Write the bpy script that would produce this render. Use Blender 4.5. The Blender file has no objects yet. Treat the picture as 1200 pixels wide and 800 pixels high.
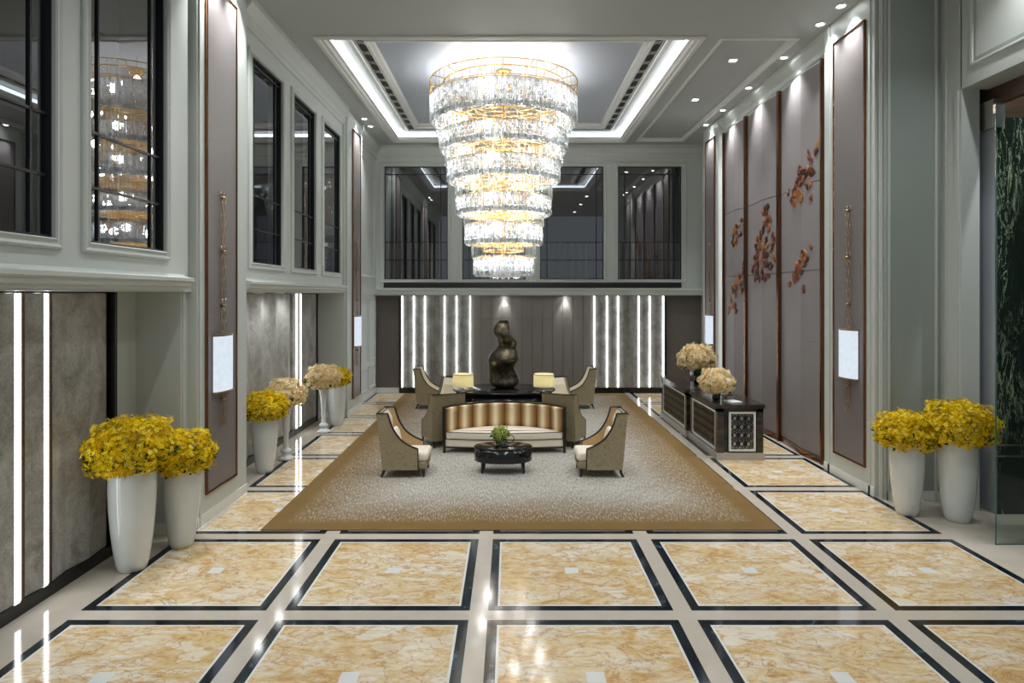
import bpy, math, random
from math import sin, cos, pi, radians, sqrt, atan2
from mathutils import Vector, Matrix
random.seed(7)
S = bpy.context.scene
COL = S.collection

# ------------------------------------------------------------------ materials
class NT:
    def __init__(s, name):
        s.m = bpy.data.materials.new(name); s.m.use_nodes = True
        s.t = s.m.node_tree; s.t.nodes.clear()
        s.out = s.t.nodes.new('ShaderNodeOutputMaterial')
    def n(s, typ, **kw):
        nd = s.t.nodes.new('ShaderNode' + typ)
        for k, v in kw.items(): setattr(nd, k, v)
        return nd
    def l(s, a, b): s.t.links.new(a, b)
    def val(s, sock, v):
        if isinstance(v, bpy.types.NodeSocket): s.l(v, sock)
        else: sock.default_value = v
    def math(s, op, a, b=0.0, c=None):
        nd = s.n('Math', operation=op)
        s.val(nd.inputs[0], a); s.val(nd.inputs[1], b)
        if c is not None: s.val(nd.inputs[2], c)
        return nd.outputs[0]
    def mix(s, f, a, b):
        nd = s.n('Mix', data_type='RGBA')
        s.val(nd.inputs[0], f)
        for i, v in ((6, a), (7, b)):
            s.val(nd.inputs[i], v if isinstance(v, bpy.types.NodeSocket) else (*v, 1))
        return nd.outputs[2]
    def noise(s, vec, scale, detail=3, rough=.5, dist=0, out='Fac'):
        nd = s.n('TexNoise'); s.l(vec, nd.inputs['Vector'])
        nd.inputs['Scale'].default_value = scale; nd.inputs['Detail'].default_value = detail
        nd.inputs['Roughness'].default_value = rough; nd.inputs['Distortion'].default_value = dist
        return nd.outputs[out]
    def obj(s): return s.n('TexCoord').outputs['Object']
    def geo(s): return s.n('NewGeometry').outputs['Position']
    def mapping(s, vec, loc=(0,0,0), rot=(0,0,0), sc=(1,1,1)):
        nd = s.n('Mapping'); s.l(vec, nd.inputs[0])
        nd.inputs[1].default_value = loc; nd.inputs[2].default_value = rot; nd.inputs[3].default_value = sc
        return nd.outputs[0]
    def ramp(s, f, stops, interp='LINEAR'):
        nd = s.n('ValToRGB'); s.l(f, nd.inputs[0]); cr = nd.color_ramp; cr.interpolation = interp
        while len(cr.elements) < len(stops): cr.elements.new(.5)
        for e, (p, c) in zip(cr.elements, stops): e.position = p; e.color = (*c, 1)
        return nd.outputs[0]
    def step(s, v, lo, hi):
        nd = s.n('MapRange', interpolation_type='SMOOTHSTEP'); s.l(v, nd.inputs[0])
        nd.inputs[1].default_value = lo; nd.inputs[2].default_value = hi
        return nd.outputs[0]
    def pbr(s, col, rough=.5, metal=0, spec=.5, bump=None, bstr=.2, bdist=.01, coat=0, sheen=0):
        p = s.n('BsdfPrincipled')
        s.val(p.inputs['Base Color'], col if isinstance(col, bpy.types.NodeSocket) else (*col, 1))
        s.val(p.inputs['Roughness'], rough); s.val(p.inputs['Metallic'], metal)
        p.inputs['Specular IOR Level'].default_value = spec
        if coat: p.inputs['Coat Weight'].default_value = coat; p.inputs['Coat Roughness'].default_value = .05
        if sheen: p.inputs['Sheen Weight'].default_value = sheen
        if bump is not None:
            b = s.n('Bump'); b.inputs['Strength'].default_value = bstr; b.inputs['Distance'].default_value = bdist
            s.l(bump, b.inputs['Height']); s.l(b.outputs[0], p.inputs['Normal'])
        s.l(p.outputs[0], s.out.inputs[0]); return s.m

def plain(name, col, rough=.5, metal=0, spec=.5, var=.0, vs=4, coat=0):
    t = NT(name)
    if var:
        n = t.noise(t.obj(), vs, 4)
        c = t.mix(n, tuple(x*(1-var) for x in col), tuple(min(1, x*(1+var)) for x in col))
        return t.pbr(c, rough, metal, spec, coat=coat)
    return t.pbr(col, rough, metal, spec, coat=coat)

def emit(name, col, st):
    t = NT(name); e = t.n('Emission'); e.inputs[0].default_value = (*col, 1); e.inputs[1].default_value = st
    t.l(e.outputs[0], t.out.inputs[0]); return t.m

M = {}
M['wall'] = plain('wall paint', (.53,.56,.525), .45, var=.04, vs=1.5)
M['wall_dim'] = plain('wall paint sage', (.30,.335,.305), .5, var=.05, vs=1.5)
M['ceil'] = plain('ceiling paint', (.43,.455,.44), .6, var=.03, vs=1)
M['coffer'] = plain('coffer paint', (.50,.54,.60), .35, var=.03, vs=1)
M['white'] = plain('white enamel', (.72,.73,.70), .35, var=.03)
M['black'] = plain('black lacquer', (.006,.006,.007), .14, spec=.5, var=.2)
M['black_wood'] = plain('ebonised wood', (.012,.010,.009), .3, var=.2)
M['mullion'] = plain('dark window metal', (.012,.014,.016), .35, metal=.3, var=.1)
M['bronze'] = plain('bronze trim', (.25,.115,.065), .25, metal=1, var=.3, vs=9)
M['gold'] = plain('gold plate', (.86,.58,.24), .25, metal=1, var=.1)
M['gold_in'] = plain('gold lattice', (.62,.40,.15), .32, metal=1, var=.15)
M['brass'] = plain('aged brass', (.42,.30,.17), .35, metal=1, var=.2)
M['steel'] = plain('brushed steel', (.55,.53,.48), .3, metal=.9, var=.1)
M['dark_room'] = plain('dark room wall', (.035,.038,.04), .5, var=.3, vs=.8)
M['plinth'] = plain('black plinth', (.008,.008,.009), .25, var=.2)
M['brown_wall'] = plain('brown wall covering', (.12,.10,.088), .5, var=.15, vs=2)
M['porcelain'] = plain('vase glaze', (.66,.70,.69), .14, coat=.6, var=.06, vs=3)
M['grey_panel'] = plain('pale grey door lining', (.36,.38,.42), .4, var=.04)
M['cream'] = plain('cream upholstery', (.90,.815,.66), .7, var=.05, vs=30)
M['tan'] = plain('tan lining', (.50,.33,.155), .65, var=.08, vs=30)
M['leafgreen'] = plain('leaf green', (.05,.10,.015), .5, var=.4, vs=20)
M['stone_lt'] = plain('pale stone', (.42,.39,.34), .3, var=.08)
M['screen'] = plain('screen glass', (.01,.012,.015), .08, var=.1)
M['paper'] = plain('paper white', (.7,.72,.74), .5, var=.02)
M['grille'] = plain('dark grille', (.03,.028,.026), .5, var=.2)
M['led'] = emit('led white', (.93,.97,1.0), 9.0)
M['led_cove'] = emit('cove led', (.88,.95,1.0), 3.6)
M['lens'] = emit('downlight lens', (.93,.97,1.0), 30.0)
M['bulb'] = emit('bulb', (1.0,.95,.88), 14.0)

def _sconce():
    t = NT('sconce alabaster'); n = t.noise(t.obj(), 14, 4)
    c = t.mix(n, (.62,.78,.95), (.95,.98,1.0))
    e = t.n('Emission'); t.l(c, e.inputs[0]); e.inputs[1].default_value = .74
    t.l(e.outputs[0], t.out.inputs[0]); return t.m
M['sconce'] = _sconce()
def _shade():
    t = NT('lampshade silk'); c = t.mix(t.noise(t.obj(), 20), (.86,.80,.55), (.94,.89,.66))
    d = t.n('BsdfDiffuse'); tr = t.n('BsdfTranslucent'); t.l(c, d.inputs[0]); t.l(c, tr.inputs[0])
    mx = t.n('MixShader'); mx.inputs[0].default_value = .6; t.l(d.outputs[0], mx.inputs[1]); t.l(tr.outputs[0], mx.inputs[2])
    t.l(mx.outputs[0], t.out.inputs[0]); return t.m
M['shade'] = _shade()
def _glass(name, tint, base, gcol=(.95,.97,1)):
    t = NT(name); tr = t.n('BsdfTransparent'); tr.inputs[0].default_value = (*tint, 1)
    g = t.n('BsdfGlossy'); g.inputs[0].default_value = (*gcol, 1); g.inputs[1].default_value = .01
    f = t.n('Fresnel'); f.inputs[0].default_value = 1.5
    fac = t.math('ADD', t.math('MULTIPLY', f.outputs[0], 1.3), base)
    mx = t.n('MixShader'); t.l(fac, mx.inputs[0]); t.l(tr.outputs[0], mx.inputs[1]); t.l(g.outputs[0], mx.inputs[2])
    t.l(mx.outputs[0], t.out.inputs[0]); return t.m
M['pane'] = _glass('window glass', (.62,.68,.70), .16)
M['doorglass'] = _glass('door glass', (.80,.93,.88), -.03)
M['glass_edge'] = plain('green glass edge', (.03,.14,.11), .15)
def _crystal(name, tcol, wt, wg, wd):
    t = NT(name)
    rnd = t.n('NewGeometry').outputs['Random Per Island']
    tr = t.n('BsdfTransparent'); tr.inputs[0].default_value = (.93,.96,.97,1)
    g = t.n('BsdfGlossy'); g.inputs[0].default_value = (1,1,1,1); g.inputs[1].default_value = .06
    r3 = t.math('FRACT', t.math('MULTIPLY', rnd, 53.7))
    cc = t.mix(t.step(r3, .0, .55), tuple(x*.6 for x in tcol), tcol)
    d = t.n('BsdfTranslucent'); t.l(cc, d.inputs[0])
    df = t.n('BsdfDiffuse'); t.l(cc, df.inputs[0])
    a = t.n('MixShader'); a.inputs[0].default_value = .25; t.l(d.outputs[0], a.inputs[1]); t.l(df.outputs[0], a.inputs[2])
    b = t.n('MixShader'); t.l(t.math('MULTIPLY_ADD', rnd, .35, wg), b.inputs[0]); t.l(a.outputs[0], b.inputs[1]); t.l(g.outputs[0], b.inputs[2])
    rr = t.math('FRACT', t.math('MULTIPLY', rnd, 17.3))
    c = t.n('MixShader'); t.l(t.math('MULTIPLY_ADD', rr, wd, wt), c.inputs[0]); t.l(b.outputs[0], c.inputs[1]); t.l(tr.outputs[0], c.inputs[2])
    t.l(c.outputs[0], t.out.inputs[0]); return t.m
M['crystal'] = _crystal('crystal', (.95,.975,.99), .03, .10, .22)
M['rod_glass'] = _crystal('clear glass rods', (.70,.85,.84), .74, .50, .2)

def _floor():
    t = NT('inlaid marble floor'); P = t.geo()
    sx = t.n('SeparateXYZ'); t.l(P, sx.inputs[0]); X, Y = sx.outputs[0], sx.outputs[1]
    U = t.math('DIVIDE', t.math('ADD', X, 4.3), 2.0); V = t.math('DIVIDE', t.math('ADD', Y, -6.15), 2.0)
    fu, fv = t.math('FRACT', U), t.math('FRACT', V)
    du = t.math('MULTIPLY', t.math('MINIMUM', fu, t.math('SUBTRACT', 1.0, fu)), 2.0)
    dv = t.math('MULTIPLY', t.math('MINIMUM', fv, t.math('SUBTRACT', 1.0, fv)), 2.0)
    d = t.math('MINIMUM', du, dv)
    inside = t.math('MULTIPLY', t.math('GREATER_THAN', X, -4.3), t.math('LESS_THAN', X, 5.7))
    inside = t.math('MULTIPLY', inside, t.math('LESS_THAN', Y, 20.15))
    d = t.math('MULTIPLY', d, inside)
    # per-slab offset
    cid = t.n('CombineXYZ'); t.l(t.math('FLOOR', U), cid.inputs[0]); t.l(t.math('FLOOR', V), cid.inputs[1])
    wn = t.n('TexWhiteNoise', noise_dimensions='3D'); t.l(cid.outputs[0], wn.inputs[0])
    off = t.n('VectorMath', operation='MULTIPLY_ADD'); t.l(wn.outputs[1], off.inputs[0]); off.inputs[1].default_value = (30,30,30); t.l(P, off.inputs[2])
    Q = off.outputs[0]
    Qs = t.mapping(Q, rot=(0,0,.5), sc=(.8,1.5,1))
    n1 = t.noise(Qs, 2.2, 8, .66, 1.6)
    n2 = t.noise(Qs, 7, 8, .7, 1.2)
    base = t.ramp(n1, [(.28,(.56,.335,.12)), (.40,(.64,.44,.20)), (.49,(.70,.54,.31)), (.58,(.73,.635,.475)), (.70,(.74,.70,.62))])
    base = t.mix(t.math('MULTIPLY', t.step(n2, .50, .64), .55), base, (.48,.24,.07))
    base = t.mix(t.math('MULTIPLY', t.step(n2, .48, .30), .45), base, (.86,.79,.66))
    v = t.math('ABSOLUTE', t.math('SUBTRACT', t.noise(Qs, 1.7, 8, .62, 1.8), .5))
    dv_ = t.n('VectorMath', operation='MULTIPLY_ADD'); t.l(t.noise(Qs, 1.6, 5, .6, 0, 'Color'), dv_.inputs[0]); dv_.inputs[1].default_value = (1.1,1.1,1.1); t.l(Qs, dv_.inputs[2])
    vo = t.n('TexVoronoi', feature='DISTANCE_TO_EDGE'); vo.inputs['Scale'].default_value = 2.6; t.l(dv_.outputs[0], vo.inputs['Vector'])
    vc = t.n('TexVoronoi', feature='F1'); vc.inputs['Scale'].default_value = 2.6; t.l(dv_.outputs[0], vc.inputs['Vector'])
    sc_ = t.n('SeparateColor'); t.l(vc.outputs['Color'], sc_.inputs[0])
    pale = t.math('MULTIPLY', t.step(sc_.outputs[0], .62, .9), t.math('MULTIPLY', t.step(vo.outputs[0], .02, .10), .72))
    base = t.mix(pale, base, (.79,.73,.62))
    edge = t.math('MULTIPLY', t.math('SUBTRACT', 1.0, t.step(vo.outputs[0], .0, .05)), t.math('MULTIPLY', t.step(n1, .42, .6), .55))
    base = t.mix(edge, base, (.55,.30,.08))
    vein = t.math('SUBTRACT', 1.0, t.step(v, .0, .022))
    base = t.mix(t.math('MULTIPLY', vein, .65), base, (.42,.19,.06))
    crm = t.mix(t.noise(P, 3, 6, .6, .6), (.47,.41,.335), (.60,.545,.46))
    blk = t.ramp(t.noise(P, 4, 7, .65, 1.0), [(.45,(.008,.011,.015)), (.62,(.016,.028,.036)), (.78,(.10,.17,.20))])
    wht = t.mix(t.noise(P, 5, 4), (.66,.66,.62), (.78,.78,.74))
    ad = t.math('ABSOLUTE', t.math('SUBTRACT', fu, .5)); bd = t.math('ABSOLUTE', t.math('SUBTRACT', fv, .5))
    dia = t.math('LESS_THAN', t.math('MULTIPLY', t.math('MAXIMUM', ad, bd), 2.0), .075)
    base = t.mix(dia, base, wht)
    c = t.mix(t.math('GREATER_THAN', d, .205), wht, base)
    c = t.mix(t.math('LESS_THAN', d, .183), c, blk)
    c = t.mix(t.math('LESS_THAN', d, .09), c, crm)
    # fine joints across the cream bands
    r = t.math('MULTIPLY_ADD', t.noise(P, 9, 3), .07, .06)
    return t.pbr(c, r, spec=.42)
M['floor'] = _floor()

def _rug():
    t = NT('woven rug'); P = t.geo()
    sx = t.n('SeparateXYZ'); t.l(P, sx.inputs[0]); X, Y = sx.outputs[0], sx.outputs[1]
    dx = t.math('SUBTRACT', 3.425, t.math('ABSOLUTE', t.math('SUBTRACT', X, .155)))
    dy = t.math('MINIMUM', t.math('SUBTRACT', Y, 8.34), t.math('SUBTRACT', 19.85, Y))
    d = t.math('MINIMUM', dx, dy)
    wob = t.math('MULTIPLY_ADD', t.noise(P, 1.3, 4), .7, -.35)
    dd = t.math('ADD', d, wob)
    big = t.step(dd, .25, 1.9)
    fl = t.noise(t.mapping(P, rot=(0,0,.28), sc=(72,9,1)), 1.0, 2, .5)
    fl2 = t.noise(t.mapping(P, rot=(0,0,-.25), sc=(64,8,1)), 1.0, 2, .5)
    c = t.mix(t.noise(P, 2.0, 4), (.165,.098,.034), (.23,.145,.056))
    c = t.mix(big, c, (.42,.40,.36))
    inner = t.step(d, .22, .42)
    amt = t.math('MULTIPLY', t.step(fl, .50, .63), t.math('MULTIPLY', t.math('MULTIPLY_ADD', big, .34, .44), inner))
    c = t.mix(amt, c, (.64,.605,.53))
    amt2 = t.math('MULTIPLY', t.step(fl2, .52, .64), t.math('MULTIPLY_ADD', big, .14, .46))
    c = t.mix(t.math('MULTIPLY', amt2, inner), c, (.19,.135,.07))
    return t.pbr(c, .9, spec=.1, bump=fl, bstr=.3, bdist=.01)
M['rug'] = _rug()

def _fabric_panel(name, c1, c2, sc=(2,2,60), rough=.5):
    t = NT(name); P = t.geo()
    n = t.noise(t.mapping(P, sc=sc), 1.5, 4, .6)
    n2 = t.noise(P, .8, 2)
    c = t.mix(t.math('MULTIPLY_ADD', n2, .3, t.math('MULTIPLY', n, .7)), c1, c2)
    return t.pbr(c, rough, spec=.35, bump=n, bstr=.08, bdist=.005)
M['panel_fabric'] = _fabric_panel('grey silk wall panel', (.175,.155,.152), (.30,.275,.275))
M['pillar_veneer'] = _fabric_panel('taupe silk panel', (.145,.128,.125), (.225,.205,.20), rough=.4)
M['wood_back'] = _fabric_panel('grey brown veneer', (.19,.172,.155), (.30,.275,.25), sc=(40,40,1.2), rough=.45)
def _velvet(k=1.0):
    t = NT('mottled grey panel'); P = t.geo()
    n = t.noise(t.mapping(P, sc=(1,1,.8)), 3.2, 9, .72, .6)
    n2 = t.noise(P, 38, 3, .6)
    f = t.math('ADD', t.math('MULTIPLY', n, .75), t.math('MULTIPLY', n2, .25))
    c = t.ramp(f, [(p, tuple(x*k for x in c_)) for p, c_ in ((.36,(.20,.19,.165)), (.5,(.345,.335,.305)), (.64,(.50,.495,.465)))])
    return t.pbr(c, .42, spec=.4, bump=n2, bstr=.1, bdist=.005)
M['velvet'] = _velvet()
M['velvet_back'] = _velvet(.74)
M['led_back'] = emit('slim led', (.93,.97,1.0), 6.5)
def _darkmarble(name, c0, c1, c2, scale, rough=.12, stretch=(1,1,1), th=.03, dist=1.5):
    t = NT(name); P = t.mapping(t.obj(), rot=(.3,.5,.35), sc=stretch)
    n = t.noise(P, scale, 8, .65, dist)
    v = t.math('ABSOLUTE', t.math('SUBTRACT', n, .5)); vein = t.math('SUBTRACT', 1.0, t.step(v, 0, th))
    v2 = t.math('ABSOLUTE', t.math('SUBTRACT', t.noise(P, scale*2.3, 6, .6, dist*1.3), .5)); vein2 = t.math('SUBTRACT', 1.0, t.step(v2, 0, th*.8))
    c = t.mix(t.noise(P, scale*.7, 4), c0, c1)
    mask = t.step(t.noise(P, scale*.5, 3), .40, .58)
    c = t.mix(t.math('MULTIPLY', t.math('MAXIMUM', vein, vein2), mask), c, c2)
    return t.pbr(c, rough, spec=.5)
M['green_marble'] = _darkmarble('dark green veined marble', (.007,.012,.010), (.026,.04,.031), (.60,.63,.44), 1.5, stretch=(2.6,2.6,.6), th=.013, dist=.5)
M['desk_marble'] = _darkmarble('dark brown marble', (.010,.008,.007), (.035,.026,.02), (.11,.085,.065), 3.0, stretch=(.5,.5,4))
def _upholstery():
    t = NT('taupe vein fabric'); P = t.obj()
    n = t.noise(P, 5, 6, .6, 1.4)
    v = t.math('ABSOLUTE', t.math('SUBTRACT', n, .5)); vein = t.math('SUBTRACT', 1.0, t.step(v, 0, .02))
    w = t.noise(P, 90, 2)
    c = t.mix(w, (.285,.235,.14), (.40,.335,.205)); c = t.mix(t.math('MULTIPLY', vein, .6), c, (.12,.09,.05))
    return t.pbr(c, .6, spec=.3)
M['taupe'] = _upholstery()
def _stripe():
    t = NT('gold striped satin'); P = t.obj()
    sx = t.n('SeparateXYZ'); t.l(P, sx.inputs[0])
    a = t.math('ARCTAN2', sx.outputs[0], t.math('ADD', sx.outputs[1], .728))
    f = t.math('FRACT', t.math('MULTIPLY_ADD', a, 3.95, .0))
    c = t.ramp(f, [(0,(.13,.065,.02)), (.10,(.36,.19,.06)), (.22,(.58,.36,.14)), (.36,(.90,.79,.55)), (.48,(.97,.90,.73)), (.58,(.80,.62,.34)), (.72,(.52,.31,.11)), (.86,(.33,.17,.055)), (1,(.13,.065,.02))])
    return t.pbr(c, .38, spec=.4)
M['stripe'] = _stripe()
def _sculpt():
    t = NT('patinated bronze'); P = t.obj(); n = t.noise(P, 9, 6, .6)
    c = t.ramp(n, [(.35,(.025,.022,.014)), (.55,(.075,.062,.038)), (.75,(.15,.125,.08))])
    return t.pbr(c, .34, metal=.75, bump=t.noise(P, 22, 3), bstr=.35, bdist=.02)
M['sculpt'] = _sculpt()
def _petal(name, stops, tl=.35):
    t = NT(name); r = t.n('NewGeometry').outputs['Random Per Island']
    c = t.ramp(r, stops)
    d = t.n('BsdfDiffuse'); tr = t.n('BsdfTranslucent'); t.l(c, d.inputs[0]); t.l(c, tr.inputs[0])
    mx = t.n('MixShader'); mx.inputs[0].default_value = tl; t.l(d.outputs[0], mx.inputs[1]); t.l(tr.outputs[0], mx.inputs[2])
    t.l(mx.outputs[0], t.out.inputs[0]); return t.m
M['petal_y'] = _petal('yellow petals', [(0,(.30,.22,.008)), (.25,(.74,.50,.010)), (.6,(.95,.72,.02)), (1,(.98,.88,.14))])
M['petal_c'] = _petal('cream petals', [(0,(.66,.45,.18)), (.3,(.88,.70,.38)), (.7,(.95,.84,.58)), (1,(.97,.93,.78))])
M['petal_g'] = _petal('green petals', [(0,(.25,.36,.04)), (.5,(.45,.55,.10)), (1,(.75,.76,.40))])
M['leaf'] = _petal('flower leaves', [(0,(.03,.06,.008)), (1,(.12,.17,.02))], .2)
t = NT('copper leaves'); rr = t.n('NewGeometry').outputs['Random Per Island']; oi = t.n('ObjectInfo').outputs['Random']
M['copper_leaf'] = t.pbr(t.ramp(oi, [(0,(.06,.022,.015)), (.4,(.15,.045,.022)), (.75,(.34,.095,.03)), (1,(.42,.23,.07))]), .38, metal=.45)
def _stripe_curtain():
    t = NT('striped drape'); P = t.obj(); sx = t.n('SeparateXYZ'); t.l(P, sx.inputs[0])
    n = t.noise(t.mapping(P, sc=(9,0,0)), 1.0, 1)
    c = t.ramp(n, [(.35,(.05,.045,.045)), (.47,(.26,.18,.15)), (.53,(.07,.065,.065)), (.62,(.45,.42,.40))], 'CONSTANT')
    return t.pbr(c, .6)
M['drape'] = _stripe_curtain()

t = NT('brown veneer'); P = t.obj(); n = t.noise(t.mapping(P, sc=(1,1,14)), 2, 5)
M['brown_wood'] = t.pbr(t.mix(n, (.05,.028,.015), (.11,.065,.035)), .4)

# ------------------------------------------------------------------ mesh builder
class MB:
    def __init__(s): s.v = []; s.f = []; s.mi = []; s.sm = []
    def add(s, vs, fs, mi=0, smooth=False):
        b = len(s.v); s.v += [tuple(v) for v in vs]
        for f in fs: s.f.append(tuple(b+i for i in f)); s.mi.append(mi); s.sm.append(smooth)
        return s
    def box(s, x0, x1, y0, y1, z0, z1, mi=0, m=None):
        vs = [Vector((x, y, z)) for z in (z0, z1) for y in (y0, y1) for x in (x0, x1)]
        if m is not None: vs = [m @ v for v in vs]
        return s.add(vs, [(0,2,3,1), (4,5,7,6), (0,1,5,4), (2,6,7,3), (0,4,6,2), (1,3,7,5)], mi)
    def rbox(s, x0, x1, y0, y1, z0, z1, r=.03, mi=0, m=None, seg=3):
        # rounded box: rounded in plan and with softened top/bottom edges
        r = min(r, (x1-x0)/2.01, (y1-y0)/2.01, (z1-z0)/2.01)
        rings = []
        for k in range(seg+1):
            a = pi/2*k/seg; rings.append((z0+r-r*cos(a), r-r*sin(a)))
        rings += [(z1-(q-z0), e) for q, e in reversed(rings)]
        pts = []
        for cx, cy, a0 in ((x1-r, y1-r, 0), (x0+r, y1-r, pi/2), (x0+r, y0+r, pi), (x1-r, y0+r, 1.5*pi)):
            for k in range(seg+1):
                a = a0+pi/2*k/seg; pts.append((cx, cy, cos(a), sin(a)))
        vs = []
        for z, e in rings:
            for cx, cy, ca, sa in pts: vs.append(Vector((cx+(r-e)*ca, cy+(r-e)*sa, z)))
        if m is not None: vs = [m @ v for v in vs]
        n = len(pts); fs = []
        for j in range(len(rings)-1):
            for i in range(n): fs.append((j*n+i, j*n+(i+1)%n, (j+1)*n+(i+1)%n, (j+1)*n+i))
        fs.append(tuple(reversed(range(n)))); fs.append(tuple((len(rings)-1)*n+i for i in range(n)))
        return s.add(vs, fs, mi, True)
    def lathe(s, prof, n=32, mi=0, c=(0,0,0), sx=1, sy=1, cap=True, smooth=True):
        vs = []; fs = []
        for r, z in prof:
            for i in range(n):
                a = 2*pi*i/n; vs.append((c[0]+r*cos(a)*sx, c[1]+r*sin(a)*sy, c[2]+z))
        for j in range(len(prof)-1):
            for i in range(n): fs.append((j*n+i, j*n+(i+1)%n, (j+1)*n+(i+1)%n, (j+1)*n+i))
        if cap: fs.append(tuple(reversed(range(n)))); fs.append(tuple((len(prof)-1)*n+i for i in range(n)))
        return s.add(vs, fs, mi, smooth)
    def tube(s, pts, r, n=8, mi=0, closed=False, rs=None):
        pts = [Vector(p) for p in pts]; N = len(pts); vs = []; fs = []
        up = None
        for i, p in enumerate(pts):
            a = pts[(i-1) % N] if (closed or i > 0) else p
            b = pts[(i+1) % N] if (closed or i < N-1) else p
            t = (b-a).normalized()
            if up is None: up = Vector((0,0,1)) if abs(t.z) < .9 else Vector((1,0,0))
            u = up - t*up.dot(t)
            if u.length < 1e-4: u = t.orthogonal()
            u.normalize(); w = t.cross(u); up = u
            rr = rs[i] if rs else r
            for k in range(n):
                an = 2*pi*k/n; vs.append(p+u*rr*cos(an)+w*rr*sin(an))
        for i in range(N if closed else N-1):
            j = (i+1) % N
            for k in range(n): fs.append((i*n+k, i*n+(k+1)%n, j*n+(k+1)%n, j*n+k))
        if not closed: fs.append(tuple(reversed(range(n)))); fs.append(tuple((N-1)*n+k for k in range(n)))
        return s.add(vs, fs, mi, True)
    def prism(s, poly, mp, n0, n1, mi=0, mi0=None, mi1=None):
        # extrude polygon (u,v) between n0 and n1 through map mp(u,v,n)
        k = len(poly); vs = [mp(u, v, n0) for u, v in poly] + [mp(u, v, n1) for u, v in poly]
        fs = [(i, (i+1) % k, k+(i+1) % k, k+i) for i in range(k)]
        s.add(vs, fs, mi)
        s.add([mp(u, v, n0) for u, v in poly], [tuple(reversed(range(k)))], mi if mi0 is None else mi0)
        s.add([mp(u, v, n1) for u, v in poly], [tuple(range(k))], mi if mi1 is None else mi1)
        return s
    def frame(s, u0, u1, v0, v1, prof, mp, mi=0):
        # mitred moulding: prof = [(inset, n)...] closed loop of the cross-section
        k = len(prof); vs = []
        for (cu, cv, du, dv) in ((u0, v0, 1, 1), (u1, v0, -1, 1), (u1, v1, -1, -1), (u0, v1, 1, -1)):
            for i, n in prof: vs.append(mp(cu+du*i, cv+dv*i, n))
        fs = []
        for c in range(4):
            d = (c+1) % 4
            for i in range(k): j = (i+1) % k; fs.append((c*k+i, d*k+i, d*k+j, c*k+j))
        return s.add(vs, fs, mi)
    def build(s, name, mats, parent=None, loc=None, autosmooth=None, norm=True):
        me = bpy.data.meshes.new(name); me.from_pydata(s.v, [], s.f)
        if not isinstance(mats, (list, tuple)): mats = [mats]
        for m in mats: me.materials.append(m)
        me.polygons.foreach_set('material_index', s.mi); me.polygons.foreach_set('use_smooth', s.sm)
        me.update()
        if norm:
            import bmesh
            bm = bmesh.new(); bm.from_mesh(me); bmesh.ops.recalc_face_normals(bm, faces=bm.faces); bm.to_mesh(me); bm.free()
        o = bpy.data.objects.new(name, me); COL.objects.link(o)
        if parent: o.parent = parent
        if loc: o.location = loc
        return o

def tag(o, label=None, cat=None, group=None, kind=None):
    if label: o['label'] = label
    if cat: o['category'] = cat
    if group: o['group'] = group
    if kind: o['kind'] = kind
    return o
def thing(name, label, cat, loc=(0,0,0), rz=0, group=None):
    o = bpy.data.objects.new(name, None); COL.objects.link(o); o.empty_display_size = .1
    o.location = loc; o.rotation_euler = (0,0,rz)
    return tag(o, label, cat, group)
def struct(o, label=None): return tag(o, label, None, None, 'structure')
def dup(o, parent=None):
    c = o.copy(); COL.objects.link(c)
    if parent: c.parent = parent
    for ch in list(o.children): dup(ch, c)
    return c
def place(o, loc, rz=0, label=None, sc=None):
    o.location = loc; o.rotation_euler = (0,0,rz)
    if label: o['label'] = label
    if sc: o.scale = (sc, sc, sc)
    return o
def light(kind, name, loc, energy, col=(1,1,1), parent=None, rot=None, **kw):
    l = bpy.data.lights.new(name, kind); l.energy = energy; l.color = col
    for k, v in kw.items(): setattr(l, k, v)
    o = bpy.data.objects.new(name, l); COL.objects.link(o); o.location = loc
    if rot: o.rotation_euler = rot
    if parent: o.parent = parent
    return o

mapL = lambda X: (lambda u, v, n: (X+n, u, v))      # left wall: u=Y v=Z, n into room (+X)
mapR = lambda X: (lambda u, v, n: (X-n, u, v))      # right wall
mapB = lambda Y: (lambda u, v, n: (u, Y-n, v))      # back wall: u=X v=Z, n towards viewer
mapC = lambda Z: (lambda u, v, n: (u, v, Z-n))      # ceiling: u=X v=Y, n downwards
def holes(mb, u0, u1, v0, v1, hs, mp, n0, n1, mi=0):
    us = sorted({u0, u1, *[h[0] for h in hs], *[h[1] for h in hs]}); vs = sorted({v0, v1, *[h[2] for h in hs], *[h[3] for h in hs]})
    for a, b in zip(us, us[1:]):
        for c, d in zip(vs, vs[1:]):
            mu, mv = (a+b)/2, (c+d)/2
            if any(h[0] < mu < h[1] and h[2] < mv < h[3] for h in hs): continue
            p = [Vector(mp(u, v, n)) for u in (a, b) for v in (c, d) for n in (n0, n1)]
            mb.box(min(q.x for q in p), max(q.x for q in p), min(q.y for q in p), max(q.y for q in p), min(q.z for q in p), max(q.z for q in p), mi)
    return mb
ZC = 7.8     # ceiling
YB = 20.15   # back wall

# ================================================================== SETTING
struct(MB().box(-5.1, 8.7, 1.5, 20.4, -.2, 0).build('floor', M['floor']))

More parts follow.
